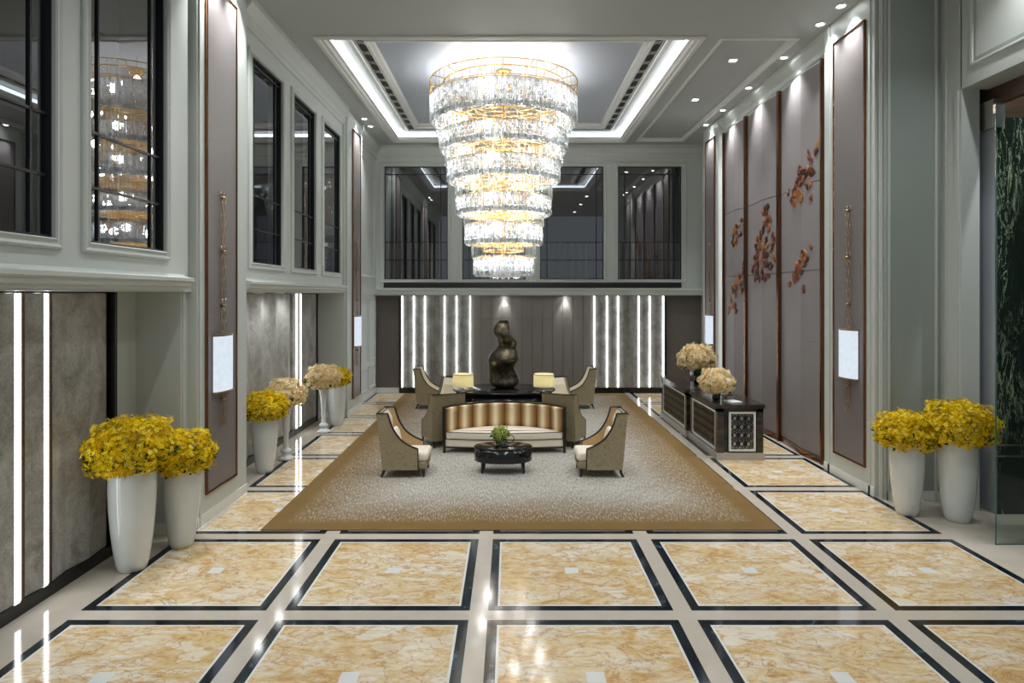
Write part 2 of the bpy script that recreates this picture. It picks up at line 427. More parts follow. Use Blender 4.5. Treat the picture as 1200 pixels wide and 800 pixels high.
# ceiling with a large coffer and a shallow side tray
CX0, CX1, CY0, CY1 = -3.42, 3.42, 11.7, 19.4
TX0, TX1 = 3.93, 5.27
c = MB(); holes(c, -5.1, 8.7, 2.0, 20.4, [(CX0, CX1, CY0, CY1), (TX0, TX1, CY0, CY1)], mapC(ZC), -.15, 0)
struct(c.build('ceiling', M['ceil']))
c = MB().box(CX0-.1, CX1+.1, CY0-.1, CY1+.1, 8.12, 8.3); c.frame(CX0, CX1, CY0, CY1, [(-.1,.0-.05), (0,-.05), (0,-.36), (-.1,-.36)], mapC(ZC))
struct(c.build('ceiling_coffer', M['coffer']))
struct(MB().box(TX0-.05, TX1+.05, CY0-.05, CY1+.05, 7.87, 7.95).build('ceiling_tray', M['ceil']))
# coffer mouldings (lip, ledge carrying grille, inner bead)
m = MB()
m.frame(CX0, CX1, CY0, CY1, [(-.16,0), (-.16,.03), (-.08,.045), (-.05,.02), (0,.02), (.03,-.02), (.07,-.03), (.07,-.06), (0,-.06), (0,0)], mapC(ZC))
m.frame(CX0, CX1, CY0, CY1, [(.24,-.24), (.27,-.20), (.36,-.20), (.40,-.18), (.40,-.24)], mapC(ZC))
m.frame(CX0, CX1, CY0, CY1, [(.0,-.235), (.42,-.235), (.42,-.33), (.0,-.33)], mapC(ZC))
m.frame(CX0, CX1, CY0, CY1, [(.60,-.19), (.66,-.20), (.66,-.23), (.73,-.26), (.75,-.32), (.60,-.32)], mapC(ZC))
struct(m.build('trim_1', M['white']))
m = MB(); m.frame(TX0, TX1, CY0, CY1, [(-.06,0), (-.06,.02), (0,.03), (.05,-.02), (.05,-.07), (0,-.07)], mapC(ZC))
struct(m.build('trim_2', M['white']))
# grille band with lattice
g = thing('ceiling_grille', 'dark pierced grille band framing the recessed ceiling around the chandelier', 'grille', (0, 15.5, 8.0))
b = MB(); b.frame(CX0, CX1, CY0, CY1, [(.42,-.23), (.60,-.23), (.60,-.25), (.42,-.25)], lambda u, v, n: (u, v-15.5, ZC-n-8.0)); b.build('backing', M['grille'], g)
b = MB()
def lattice(mb, a0, a1, fixed, w, along):
    n = int(abs(a1-a0)/.52); st = (a1-a0)/n
    for i in range(n):
        s0 = a0+st*i
        def q(p0, p1):
            (a, h), (b_, k) = p0, p1
            A = (a, h) if along == 'x' else (h, a); B = (b_, k) if along == 'x' else (k, b_)
            mb.tube([(A[0], A[1]-15.5, .022), (B[0], B[1]-15.5, .022)], .006, 5)
        lo, hi = fixed-w/2, fixed+w/2
        q((s0, lo), (s0+.16, hi)); q((s0, hi), (s0+.16, lo)); q((s0+.08, lo), (s0+.24, hi)); q((s0+.08, hi), (s0+.24, lo))
    for h in (fixed-w/2, fixed+w/2, ):
        A = (a0, h) if along == 'x' else (h, a0); B = (a1, h) if along == 'x' else (h, a1)
        mb.tube([(A[0], A[1]-15.5, .022), (B[0], B[1]-15.5, .022)], .012, 5)
lattice(b, CY0+.6, CY1-.6, CX0+.51, .18, 'y'); lattice(b, CY0+.6, CY1-.6, CX1-.51, .18, 'y')
lattice(b, CX0+.6, CX1-.6, CY1-.51, .18, 'x')
b.build('lattice', M['white'], g)
# cove LED
o = thing('cove_light', 'white strip light hidden along the edge of the ceiling recess', 'strip light', (0, 15.5, 7.9))
b = MB(); b.frame(CX0, CX1, CY0, CY1, [(.02,-.10), (.045,-.10), (.045,-.185), (.02,-.185)], lambda u, v, n: (u, v-15.5, ZC-n-7.9)); b.build('light_strip', M['led_cove'], o)

# ---- left wall -----------------------------------------------------------
WX = -4.2
w = MB(); WZ0, WZ1 = 3.62, 7.0
LW = [(4.42, 5.84), (6.33, 7.73), (10.31, 11.71), (12.3, 13.7), (14.3, 15.72)]
holes(w, 2.5, 8.3, 3.2, ZC, [(a, b, WZ0, WZ1) for a, b in LW[:2]], mapL(WX), -.25, 0)
holes(w, 9.95, 16.1, 3.2, ZC, [(a, b, WZ0, WZ1) for a, b in LW[2:]], mapL(WX), -.25, 0)
struct(w.build('wall_left', M['wall'])); w = MB(); w.box(-5.05, -4.83, 2.5, 20.3, 0, 3.3); struct(w.build('wall_left_alcove', M['wall'])); w = MB()
w.box(-5.05, WX, 2.5, 16.2, 3.135, 3.21); struct(w.build('trim_9', M['wall'])); w = MB()
w.box(-5.05, -4.25, 8.22, 8.42, 0, ZC); w.box(-5.05, -4.13, 8.4, 9.98, 0, ZC); w.box(-5.05, -4.2, 9.95, 10.06, 0, ZC); struct(w.build('pillar', M['wall'])); w = MB()
w.box(-5.05, -4.16, 15.98, 16.1, 0, ZC); w.box(-5.05, -4.1, 16.07, 17.66, 0, ZC)
struct(w.build('pillar', M['wall'])); w = MB(); w.box(-5.05, -4.22, 17.6, 20.3, 0, ZC)
struct(w.build('wall_left_end', M['wall']))
# moulded surrounds & ledge & cornice on the left
m = MB()
surr = [(-.10,0), (-.10,.025), (-.08,.04), (-.055,.028), (-.03,.028), (-.012,.045), (0,.03), (.0,0)]
for a, b in LW: m.frame(a, b, WZ0, WZ1, surr, mapL(WX))
ledge = [(0,3.16), (.06,3.16), (.06,3.19), (.10,3.205), (.10,3.25), (.14,3.27), (.14,3.31), (.02,3.33), (0,3.36)]
for a, b in ((2.5, 8.2), (10.02, 16.0)): m.prism([(n, z) for n, z in ledge], lambda u, v, n: (WX+u, n, v), a, b)
corn = [(0,7.36), (.03,7.36), (.03,7.44), (.06,7.47), (.06,7.56), (.12,7.64), (.16,7.70), (.16,7.8), (0,7.8)]
for a, b in ((2.5, 8.3), (9.98, 16.07)): m.prism(corn, lambda u, v, n: (WX+u, n, v), a, b)
m.prism(corn, lambda u, v, n: (-4.22+u, n, v), 17.66, 20.1)
m.prism([(0,3.1), (.05,3.1), (.12,3.2), (.14,3.29), (0,3.29)], lambda u, v, n: (-4.22+u, n, v), 17.66, 20.15)
for v0, v1 in ((.25,.95), (1.1,2.95), (3.6,7.1)):
    for a, b in ((17.85,18.85), (19.0,19.9)) if v0 < 3 else ((17.9,19.8),):
        m.frame(a, b, v0, v1, [(0,0), (0,.02), (.03,.03), (.06,.015), (.07,0)], mapL(-4.22))
# pilaster beads
for x0, ys in ((-4.25, (8.25,8.30)), (-4.13, (8.44,8.48))): m.box(x0, x0+.02, ys[0], ys[1], 0, ZC)
struct(m.build('trim_3', M['wall']))
m = MB(); m.box(-4.13, -4.115, 8.4, 9.98, 0, .14); m.box(-4.1, -4.085, 16.07, 17.66, 0, .14); m.box(-4.22, -4.205, 17.66, 20.1, 0, .14)
m.box(-4.83, -4.25, 8.205, 8.22, 0, .14); m.box(-4.83, -4.16, 15.965, 15.98, 0, .14)
struct(m.build('baseboard_left', M['white']))

def window(idx, u0, u1, mp, depth=-.035, top=True, twoh=True):
    o = bpy.data.objects.new('window_%d' % idx, None); COL.objects.link(o); struct(o)
    f = MB(); f.frame(u0, u1, WZ0 if mp.__code__ is not None else WZ0, WZt, [(0,depth-.05), (0,-.005), (.022,-.005), (.026,depth), (.026,depth-.05)], mp); f.build('window_frame', M['mullion'], o)
    def bar(a, b, c, d):
        q = MB(); p = [Vector(mp(u, v, n)) for u in (a, b) for v in (c, d) for n in (depth-.035, depth+.005)]
        q.box(min(k.x for k in p), max(k.x for k in p), min(k.y for k in p), max(k.y for k in p), min(k.z for k in p), max(k.z for k in p)); q.build('mullion', M['mullion'], o)
    t = .012
    for u in (u0+.22, u1-.22): bar(u-t, u+t, WZb+.03, WZt-.03)
    for z in (4.75, 4.19, 6.9): bar(u0+.03, u1-.03, z-t, z+t)
    q = MB(); p = [mp(u0+.01, WZb+.01, depth-.015), mp(u1-.01, WZb+.01, depth-.015), mp(u1-.01, WZt-.01, depth-.015), mp(u0+.01, WZt-.01, depth-.015)]
    pb = [mp(u0+.01, WZb+.01, depth-.025), mp(u1-.01, WZb+.01, depth-.025), mp(u1-.01, WZt-.01, depth-.025), mp(u0+.01, WZt-.01, depth-.025)]
    q.add(p, [(0,1,2,3)]); q.build('window_pane', M['pane'], o, norm=False)
    return o
WZb, WZt = WZ0, WZ1
for i, (a, b) in enumerate(LW): window(i+1, a, b, mapL(WX))
# dark corridor behind the left windows
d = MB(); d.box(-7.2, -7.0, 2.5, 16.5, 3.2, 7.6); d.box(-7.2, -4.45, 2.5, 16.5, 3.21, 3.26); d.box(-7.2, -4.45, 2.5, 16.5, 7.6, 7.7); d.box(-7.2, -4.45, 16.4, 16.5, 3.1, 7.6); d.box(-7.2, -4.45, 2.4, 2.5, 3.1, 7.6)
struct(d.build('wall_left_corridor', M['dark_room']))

# ---- right wall ----------------------------------------------------------
w = MB()
w.box(5.78, 6.2, 11.15, 17.2, 0, ZC); struct(w.build('wall_right', M['wall'])); w = MB()
w.box(5.6, 6.2, 9.75, 11.3, 0, ZC); w.box(5.66, 6.2, 9.66, 9.76, 0, ZC); struct(w.build('pillar', M['wall'])); w = MB(); w.box(5.6, 6.2, 17.05, 18.35, 0, ZC); struct(w.build('pillar', M['wall'])); w = MB()
w.box(6.08, 6.2, 18.3, 20.3, 0, ZC)
struct(w.build('wall_right_end', M['wall']))
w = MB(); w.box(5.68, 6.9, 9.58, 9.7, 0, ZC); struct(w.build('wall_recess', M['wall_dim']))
w = MB(); w.box(6.5, 6.76, 9.14, 9.6, 0, ZC); w.box(6.5, 6.9, 2.5, 9.16, 6.05, ZC); w.box(6.5, 6.76, 2.5, 3.0, 0, 6.1)
struct(w.build('wall_entrance', M['wall']))
m = MB()
m.frame(5.2, 8.95, 6.3, 9.5, [(0,0), (0,.02), (.02,.03), (.05,.025), (.06,-.0)], mapR(6.5))
m.prism(corn, lambda u, v, n: (5.78-u, n, v), 11.3, 17.05)
m.box(5.585, 5.6, 9.85, 9.90, 0, ZC); m.box(5.585, 5.6, 11.1, 11.16, 0, ZC); m.box(5.65, 5.66, 9.69, 9.73, 0, ZC)
m.box(6.485, 6.5, 9.2, 9.26, 0, 6.05); m.box(6.485, 6.5, 9.45, 9.5, 0, ZC); m.box(5.7, 5.73, 9.56, 9.58, 0, ZC); m.box(6.40, 6.44, 9.56, 9.58, 0, ZC)
struct(m.build('trim_4', M['wall']))
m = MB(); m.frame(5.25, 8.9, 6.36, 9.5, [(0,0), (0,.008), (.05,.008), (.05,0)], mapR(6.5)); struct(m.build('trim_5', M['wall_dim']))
m = MB(); m.box(5.585, 5.6, 9.75, 11.3, 0, .14); m.box(5.585, 5.6, 17.05, 18.35, 0, .14); m.box(5.7, 6.5, 9.565, 9.58, 0, .14)
struct(m.build('baseboard_right', M['white']))

# entrance: lining, wood band, marble wall, glass leaf
w = MB(); w.box(6.86, 6.878, 8.97, 9.36, 0, 5.5); struct(w.build('door_lining', M['grey_panel']))
w = MB(); w.box(6.80, 6.96, 8.93, 9.3, 5.45, 5.85); struct(w.build('trim_6', M['steel']))
w = MB(); w.box(6.9, 7.0, 2.5, 9.5, 5.8, 6.3); w.box(6.8, 8.6, 9.36, 9.5, 5.4, 6.3); struct(w.build('trim_7', M['brown_wood']))
w = MB(); w.box(6.88, 8.6, 8.975, 9.1, 0, 5.6); struct(w.build('wall_green_marble', M['green_marble']))
w = MB(); w.box(8.6, 8.7, 2.5, 9.6, 0, 6.3); struct(w.build('wall_entrance_far', M['green_marble']))
o = thing('glass_door', 'tall frameless glass door leaf in front of dark green marble', 'door', (6.03, 7.88, 0))
b = MB(); b.add([(0,0,.0), (1.3,0,.0), (1.3,0,5.5), (0,0,5.42)], [(0,1,2,3)]); b.build('door_pane', M['doorglass'], o, norm=False)
b = MB(); b.box(-.006, .002, -.008, .008, 0, 5.43); b.box(-.006, 1.3, -.006, .006, 0, .008); b.build('glass_edge', M['glass_edge'], o)
b = MB(); b.tube([(.05,.05,1.22), (1.25,.05,1.22)], .011); b.tube([(.05,.05,1.08), (1.25,.05,1.08)], .011)
for x in (.1,1.2):
    for z in (1.08,1.22): b.tube([(x,.0,z), (x,.05,z)], .009)
b.build('push_bar', M['brown_wood'], o)
b = MB(); b.box(-.02, .05, -.02, .02, 5.34, 5.46); b.build('top_clamp', M['steel'], o)

# ---- back wall -----------------------------------------------------------
BW = [(-3.95,-1.95), (-1.49,.51), (.97,2.97), (3.43,5.43)]
WZb, WZt = 3.58, 7.14; WZ0 = 3.58
w = MB(); holes(w, -4.5, 6.2, 3.08, ZC, [(a, b, WZb, WZt) for a, b in BW], mapB(20.1), -.25, 0)
struct(w.build('wall_back', M['wall']))
m = MB()
for a, b in BW: m.frame(a, b, WZb, WZt, surr, mapB(20.1))
m.prism([(n, z-.09) for n, z in [(0,3.16), (.22,3.16), (.22,3.2), (.27,3.22), (.27,3.30), (.32,3.33), (.32,3.38), (.04,3.40), (0,3.40)]], lambda u, v, n: (n, 20.1-u, v), -4.2, 6.08)
m.prism(corn, lambda u, v, n: (n, 20.1-u, v), -4.22, 6.08)
m.frame(-4.12, 5.6, 3.475, 7.30, [(0,0), (0,.02), (.03,.035), (.06,.02), (.07,0)], mapB(20.1))
struct(m.build('trim_8', M['wall']))
o = thing('linear_vent', 'dark linear air grille running below the row of back windows', 'vent', (.73, 20.07, 3.392))
b = MB(); b.box(-4.7, 4.7, 0, .03, -.08, .08); b.build('backing', M['grille'], o)
b = MB()
for k in range(5): b.box(-4.7, 4.7, -.008, 0, -.07+k*.032, -.06+k*.032)
for k in range(30): b.box(-4.7+k*.3237, -4.69+k*.3237, -.01, 0, -.08, .08)
b.build('slat', M['mullion'], o)
for i, (a, b) in enumerate(BW): window(6+i, a, b, mapB(20.1))
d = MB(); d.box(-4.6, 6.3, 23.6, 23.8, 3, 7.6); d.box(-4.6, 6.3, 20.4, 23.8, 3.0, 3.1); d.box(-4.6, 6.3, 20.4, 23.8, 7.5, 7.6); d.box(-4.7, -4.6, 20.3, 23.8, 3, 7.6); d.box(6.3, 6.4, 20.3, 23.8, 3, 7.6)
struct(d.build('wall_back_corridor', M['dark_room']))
names = ['leftmost', 'second', 'third', 'rightmost']
wherew = ['left of the chandelier', 'behind the chandelier foot', 'just right of the chandelier', 'furthest right of the chandelier']
for i, (a, b) in enumerate(BW):
    q = MB(); n = 60; vs = []
    for k in range(n+1):
        u = a-.1+(b-a+.2)*k/n; dy = .05*sin(k*1.9)
        for yy in (dy, dy+.012):
            for z in (3.12, 4.8): vs.append((u, 20.75+yy, z))
    fs = []
    for k in range(n):
        p, r = k*4, (k+1)*4
        fs += [(p, r, r+1, p+1), (p+2, p+3, r+3, r+2), (p+1, r+1, r+3, p+3), (p, p+2, r+2, r)]
    q.add(vs, fs, 0, False); oo = q.build('drape', M['drape'])
    tag(oo, 'dark striped drape behind the %s back window, %s' % (names[i], wherew[i]), 'drape', 'drapes behind the back windows')

# lower back wall: brown covering, centre veneer, glowing panels
w = MB(); w.box(-4.9, 6.2, 20.16, 20.35, 0, 3.2); struct(w.build('wall_back_lower', M['brown_wall']))
m = MB(); m.box(-4.22, -3.5, 20.13, 20.16, 0, .15); m.box(4.95, 6.08, 20.13, 20.16, 0, .15); struct(m.build('baseboard_back', M['white']))
def back_panels(label, leds, edge0, edge1, dark_side):
    o = thing('wall_panelling', label, 'wall panelling', ((edge0+edge1)/2, 20.1, 0), 0, 'lit panelling on the lower back wall'); cx = (edge0+edge1)/2
    b = MB(); b.box(edge0-cx, edge1-cx, -.05, .05, 0, .16); b.build('plinth', M['plinth'], o)
    b = MB(); xs = (edge0-.06, edge0) if dark_side < 0 else (edge1, edge1+.06); b.box(xs[0]-cx, xs[1]-cx, -.06, .05, 0, 3.08); b.build('frame', M['plinth'], o)
    xs = sorted(leds)
    for x in xs:
        b = MB(); b.box(x-cx-.012, x-cx+.012, -.035, .02, .17, 3.05); b.build('light_strip', M['led_back'], o)
    ed = [xs[0]+.02] + [v for x in xs[1:-1] for v in (x-.02, x+.02)] + [xs[-1]-.02]
    for k in range(0, len(ed), 2):
        a, c_ = ed[k]-cx, ed[k+1]-cx; n = 2 if c_-a > .5 else 1
        for j in range(n):
            p, r = a+(c_-a)*j/n, a+(c_-a)*(j+1)/n
            q = MB(); q.prism([(p+.004, .05), (r-.004, .05), (r-.004, .0-.01*(j % 2)), ((p+r)/2, -.025), (p+.004, .0)], lambda u, v, nn: (u, v, nn), .165, 3.06)
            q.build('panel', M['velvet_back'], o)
back_panels('grey panels with vertical light strips on back wall, left of the sculpture', [-3.39,-3.02,-2.67,-2.05,-1.67,-1.24], -3.42, -1.22, -1)
back_panels('grey panels with vertical light strips on back wall, right behind the reception desks', [2.68,3.08,3.43,4.08,4.43,4.86], 2.66, 4.89, 1)
o = thing('wall_panelling', 'dark brown veneer panelling on the back wall behind the bronze sculpture', 'wall panelling', (.72, 20.13, 0))
for k in range(12):
    a = -1.21+k*.3225-.72
    for z0, z1 in ((.0, 2.335), (2.345, 3.07)):
        b = MB(); b.box(a+.006, a+.3165, -.03, .02, z0, z1); b.build('panel', M['wood_back'], o)

# ---- alcove panelling on the left ----------------------------------------
def alcove(label, ys, leds, y_end, frame_y, start, ln=.052, lm=None, browns=()):
    o = thing('wall_panelling', label, 'wall panelling', (-4.79, (start+y_end)/2, 0), 0, 'lit panelling in the left wall alcoves'); cy = (start+y_end)/2
    b = MB(); b.prism([(start-cy, -.03), (start-cy, .07), (y_end-cy, .07), (y_end-cy, -.03)], lambda u, v, n: (v, u, n), 0, .13); b.build('plinth', M['plinth'], o)
    b = MB(); b.box(-.03, .09, frame_y-cy-.05, frame_y-cy, 0, 3.13); b.box(-.03, .012, start-cy, frame_y-cy, 3.115, 3.132); b.build('frame', M['plinth'], o)
    for a, c_, ka, kc in ys:
        q = MB(); q.prism([(a-cy, -.03), (a-cy, ka), (c_-cy, kc), (c_-cy, -.03)], lambda u, v, n: (v, u, n), .135, 3.112); q.build('panel', M['velvet'], o)
    for y0, y1 in browns: MB().box(-.03, .055, y0-cy, y1-cy, .135, 3.112).build('edge_strip', M['brown_wood'], o)
    for y in leds:
        q = MB(); q.box(-.01, ln, y-cy-.032, y-cy+.032, .135, 3.112); q.build('light_strip', lm or M['led'], o)
        q = MB(); q.box(-.03, ln+.008, y-cy+.035, y-cy+.075, .135, 3.112); q.build('edge_strip', M['brown_wood'], o)
alcove('mottled grey panelling with two upright light strips, in the nearest left alcove',
       [(3.0,4.3,.02,.06),(4.3,5.2,.06,.02),(5.2,6.09,.02,.05),(6.21,6.46,.03,.06),(6.58,6.83,.06,.02),(6.83,7.16,.02,.06),(7.165,7.52,.06,.02)],
       [6.13, 6.50], 7.62, 7.62, 3.0)
pl = []
y = 10.2; k = 0
while y < 13.8:
    pl.append((y, y+.37, .0 if k % 2 == 0 else .085, .085 if k % 2 == 0 else .0)); y += .37; k += 1
alcove('pale grey pleated panelling behind the vases in the far left alcove', pl + [(13.9,14.115,.05,.05),(14.475,14.9,.05,.02),(14.9,15.55,.02,.06)], [14.15, 14.40], 15.62, 15.62, 10.15, .064, M['led_back'], [(14.228, 14.362)])

# ---- pillar panels --------------------------------------------------------
def chain(mb, mp, u, z0, z1):
    # paired chains of oval links and brass stand-offs
    n = max(2, int((z1-z0)/.15)); st = (z1-z0)/n
    for k in range(n):
        zc = z0+st*(k+.5)
        for du in (-.05, .05) if k % 3 != 2 else (0,):
            pts = [mp(u+du+.042*cos(a), zc+st*.52*sin(a), .035) for a in [2*pi*j/10 for j in range(10)]]
            mb.tube(pts, .0052, 5, closed=True)
        if k % 5 == 2: mb.tube([mp(u, zc, .001), mp(u, zc, .07)], .02, 8)
def pillar_panel(label, slabel, olabel, mpf, X, u0, u1, lu, right):
    o = thing('pillar_panel', label, 'wall panel', (X, (u0+u1)/2, 0), 0, 'tall silk panels on the pillars'); cu = (u0+u1)/2
    mp = (lambda u, v, n: (-n if right else n, u-cu, v))
    z0, z1 = .38, 7.42
    b = MB(); b.prism([(u0+.03, z0+.03), (u1-.03, z0+.03), (u1-.03, z1-.03), (u0+.03, z1-.03)], mp, -.0, .02); b.build('panel', M['pillar_veneer'], o)
    b = MB(); b.frame(u0, u1, z0, z1, [(0,0), (0,.035), (.014,.04), (.018,.028), (.03,.024), (.034,.0)], mp); b.build('frame', M['bronze'], o)
    s = thing('wall_sconce', slabel, 'wall lamp', (X, lu, 1.72), 0, 'glowing sconces on the pillars')
    sg = -1 if right else 1
    b = MB(); nseg = 12; hw = .265
    arc = [(hw*-cos(pi*k/nseg), .03+.11*sin(pi*k/nseg)) for k in range(nseg+1)]
    b.prism([(u, n) for u, n in arc], lambda u, v, n: (sg*v, u, n), .025, .795); b.build('diffuser', M['sconce'], s)
    for z in (0, .795):
        b = MB(); b.prism([(u*1.03, n*1.04) for u, n in arc] + [(hw, .0), (-hw, .0)], lambda u, v, n: (sg*v, u, n), z, z+.025); b.build('cap', M['brass'], s)
    b = MB(); b.box(min(0, sg*.03), max(0, sg*.03), -hw, hw, 0, .82); b.build('back_plate', M['brass'], s)
    c = MB(); mq = (lambda u, v, n: (sg*n, u-lu, v-1.1))
    chain(c, mq, lu, 1.2, 1.70); c2 = MB(); chain(c2, mq, lu, 2.56, 4.55)
    q = thing('chain_ornament', olabel, 'wall ornament', (X+sg*.02, lu, 1.1), 0, 'brass chain ornaments on the pillars')
    c2.build('upper_chain', M['brass'], q); c.build('lower_chain', M['brass'], q)
pillar_panel('tall taupe panel in bronze frame on the left pillar by the yellow flowers', 'glowing sconce on the nearer left pillar, above the yellow flowers', 'brass chain ornament above and below the nearer left pillar sconce', mapL, -4.13, 8.62, 9.58, 9.06, False)
pillar_panel('slim taupe panel on the far left pillar before the back wall', 'glowing sconce on the far left pillar near the back wall', 'brass chain ornament around the far left pillar sconce', mapL, -4.1, 16.55, 17.42, 16.95, False)
pillar_panel('tall taupe panel in bronze frame on the right pillar by the white vases', 'glowing sconce on the nearer right pillar beside the yellow flowers', 'brass chain ornament above and below the nearer right pillar sconce', mapR, 5.6, 9.98, 10.95, 10.42, True)
pillar_panel('slim taupe panel on the far right pillar behind the reception desks', 'glowing sconce on the far right pillar above the cream flowers', 'brass chain ornament around the far right pillar sconce', mapR, 5.6, 17.28, 18.1, 17.65, True)

# ---- feature panels with copper leaves -------------------------------------
FP = [(11.62, 13.42, 'nearest'), (13.52, 15.30, 'middle'), (15.40, 16.92, 'furthest')]
def fold(y, a, b):      # room-side offset of the folded panel face
    m_ = a+(b-a)*.38
    return .06+.07*(y-a)/(m_-a) if y < m_ else .13-.10*(y-m_)/(b-m_)
for a, b, nm in FP:
    o = thing('feature_panel', '%s of three folded grey silk panels on the right wall' % nm, 'wall panel', (5.77, (a+b)/2, 0), 0, 'folded silk panels on the right wall'); cy = (a+b)/2
    m_ = a+(b-a)*.38
    for z0, z1 in ((.13, 2.2), (2.203, 3.55), (3.564, 5.2), (5.214, 7.36)):
        q = MB(); q.prism([(a-cy, 0), (a-cy, .06), (m_-cy, .13), (b-cy, .03), (b-cy, 0)], lambda u, v, n: (-v, u, n), z0, z1); q.build('panel', M['panel_fabric'], o)
    q = MB(); q.prism([(a-cy, 0), (a-cy, .075), (m_-cy, .145), (b-cy, .045), (b-cy, 0)], lambda u, v, n: (-v, u, n), .0, .125); q.build('plinth', M['bronze'], o)
    for yy in ((a-.045, a-.004), (b+.004, b+.045)):
        q = MB(); q.box(-.10, 0, yy[0]-cy, yy[1]-cy, 0, 7.4); q.build('edge_strip', M['bronze'], o)
for y0, lab in ((17.0, 'upright light slot between far right pillar and folded panels'),):
    q = MB(); q.box(5.755, 5.78, y0, y0+.06, .05, 7.4); oo = q.build('light_strip', M['led']); tag(oo, lab, 'strip light', 'light slots on the right wall')

def leaf_mesh(sz):
    q = MB(); n = 8; jag = [random.uniform(.75, 1.1) for _ in range(n)]
    rim = [(cos(2*pi*k/n)*sz*.5*jag[k]*.75, sin(2*pi*k/n)*sz*.5*jag[k]) for k in range(n)]
    vs = [(0,0,.02)] + [(x, y, .006+.01*random.random()) for x, y in rim] + [(0,0,.006)] + [(x, y, -.002) for x, y in rim]
    fs = [(0, 1+k, 1+(k+1) % n) for k in range(n)] + [(n+1, n+2+(k+1) % n, n+2+k) for k in range(n)] + [(1+k, n+2+k, n+2+(k+1) % n, 1+(k+1) % n) for k in range(n)]
    return q.add(vs, fs, 0, False)
LEAVES = []
def px2wall(x, y):      # position on the folded wall seen at this point of the photograph
    Xw = 5.68; D = Xw*745/(x-597); return D, 3.1+(345-y)*D/745
CL = [('copper leaf spray at the top of the nearest folded panel', [(957,168,8),(955,178,7),(951,188,8),(949,181,6),(952,203,12),(945,205,13),(939,200,10),(942,212,9),(949,214,10),(938,210,8),(935,223,14),(940,229,13),(931,228,12),(933,237,11),(929,234,10),(923,225,7),(951,231,6),(936,217,9),(947,198,9)]),
      ('copper leaf spray low on the nearest folded panel', [(951,290,5),(945,297,9),(942,303,10),(944,309,9),(938,309,9),(940,316,10),(935,318,10),(931,324,10),(925,333,8),(943,337,8),(937,324,8),(947,303,7)]),
      ('large copper leaf swarm on the middle folded panel', [(900,243,9),(899,252,9),(903,258,8),(901,267,9),(905,276,8),(904,290,9),(898,262,8),(893,275,9),(893,283,11),(888,278,8),(897,296,10),(890,296,9),(886,301,9),(884,309,9),(889,310,9),(893,305,9),(898,310,9),(903,312,10),(905,300,8),(895,318,9),(889,320,9),(885,326,7),(892,327,7),(897,323,8),(901,323,7),(882,316,7),(897,247,8),(896,270,8),(899,283,9),(893,290,9),(906,284,7),(887,290,8)]),
      ('small copper leaf spray high on the furthest folded panel', [(869,258,6),(866,264,7),(863,270,8),(861,276,8),(864,282,7),(868,274,6),(860,283,6),(871,262,5),(866,277,6)]),
      ('copper leaf spray trailing down the furthest folded panel', [(872,309,6),(870,317,8),(867,324,8),(869,331,8),(864,336,8),(860,340,8),(863,346,7),(857,350,8),(861,357,8),(856,362,7),(864,364,6),(853,366,5),(868,340,7),(865,329,7),(858,345,6)])]
for lab, pts in CL:
    D0, z0 = px2wall(*pts[0][:2]); o = None
    for (x, y, s) in pts:
        for rep in range(2):
            xx, yy = x+random.uniform(-2.5,2.5)*rep, y+random.uniform(-5,5)*rep
            D, z = px2wall(xx, yy)
            if any(b_ < D < a2 for b_, a2 in ((13.42,13.52), (15.3,15.4))): D += .12
            D = min(D, 16.85)
            p = [f for f in FP if f[0]-.06 <= D <= f[1]+.06]; p = p[0] if p else FP[-1]
            off = fold(min(max(D, p[0]), p[1]), p[0], p[1])
            Xl = 5.78-off-.008
            if o is None: o = thing('leaf_spray', lab, 'wall ornament', (Xl, D, z), 0, 'copper leaves on the folded panels')
            sz = s*D/745*1.42*(1 if rep == 0 else .75)
            lf = leaf_mesh(sz).build('leaf', M['copper_leaf'], o)
            R = Matrix.Rotation(-pi/2, 4, 'Y') @ Matrix.Rotation(random.uniform(0, 6.28), 4, 'Z') @ Matrix.Rotation(random.uniform(-.3, .3), 4, 'X')
            lf.matrix_local = Matrix.Translation((Xl-o.location.x-.008*rep, D-o.location.y, z-o.location.z)) @ R

# ================================================================== RUG
o = MB().rbox(-3.27, 3.58, 8.34, 19.85, 0, .018, .015).build('rug', M['rug'])
tag(o, 'large gold and beige fleck rug under the seating group', 'rug')
RZ = .018

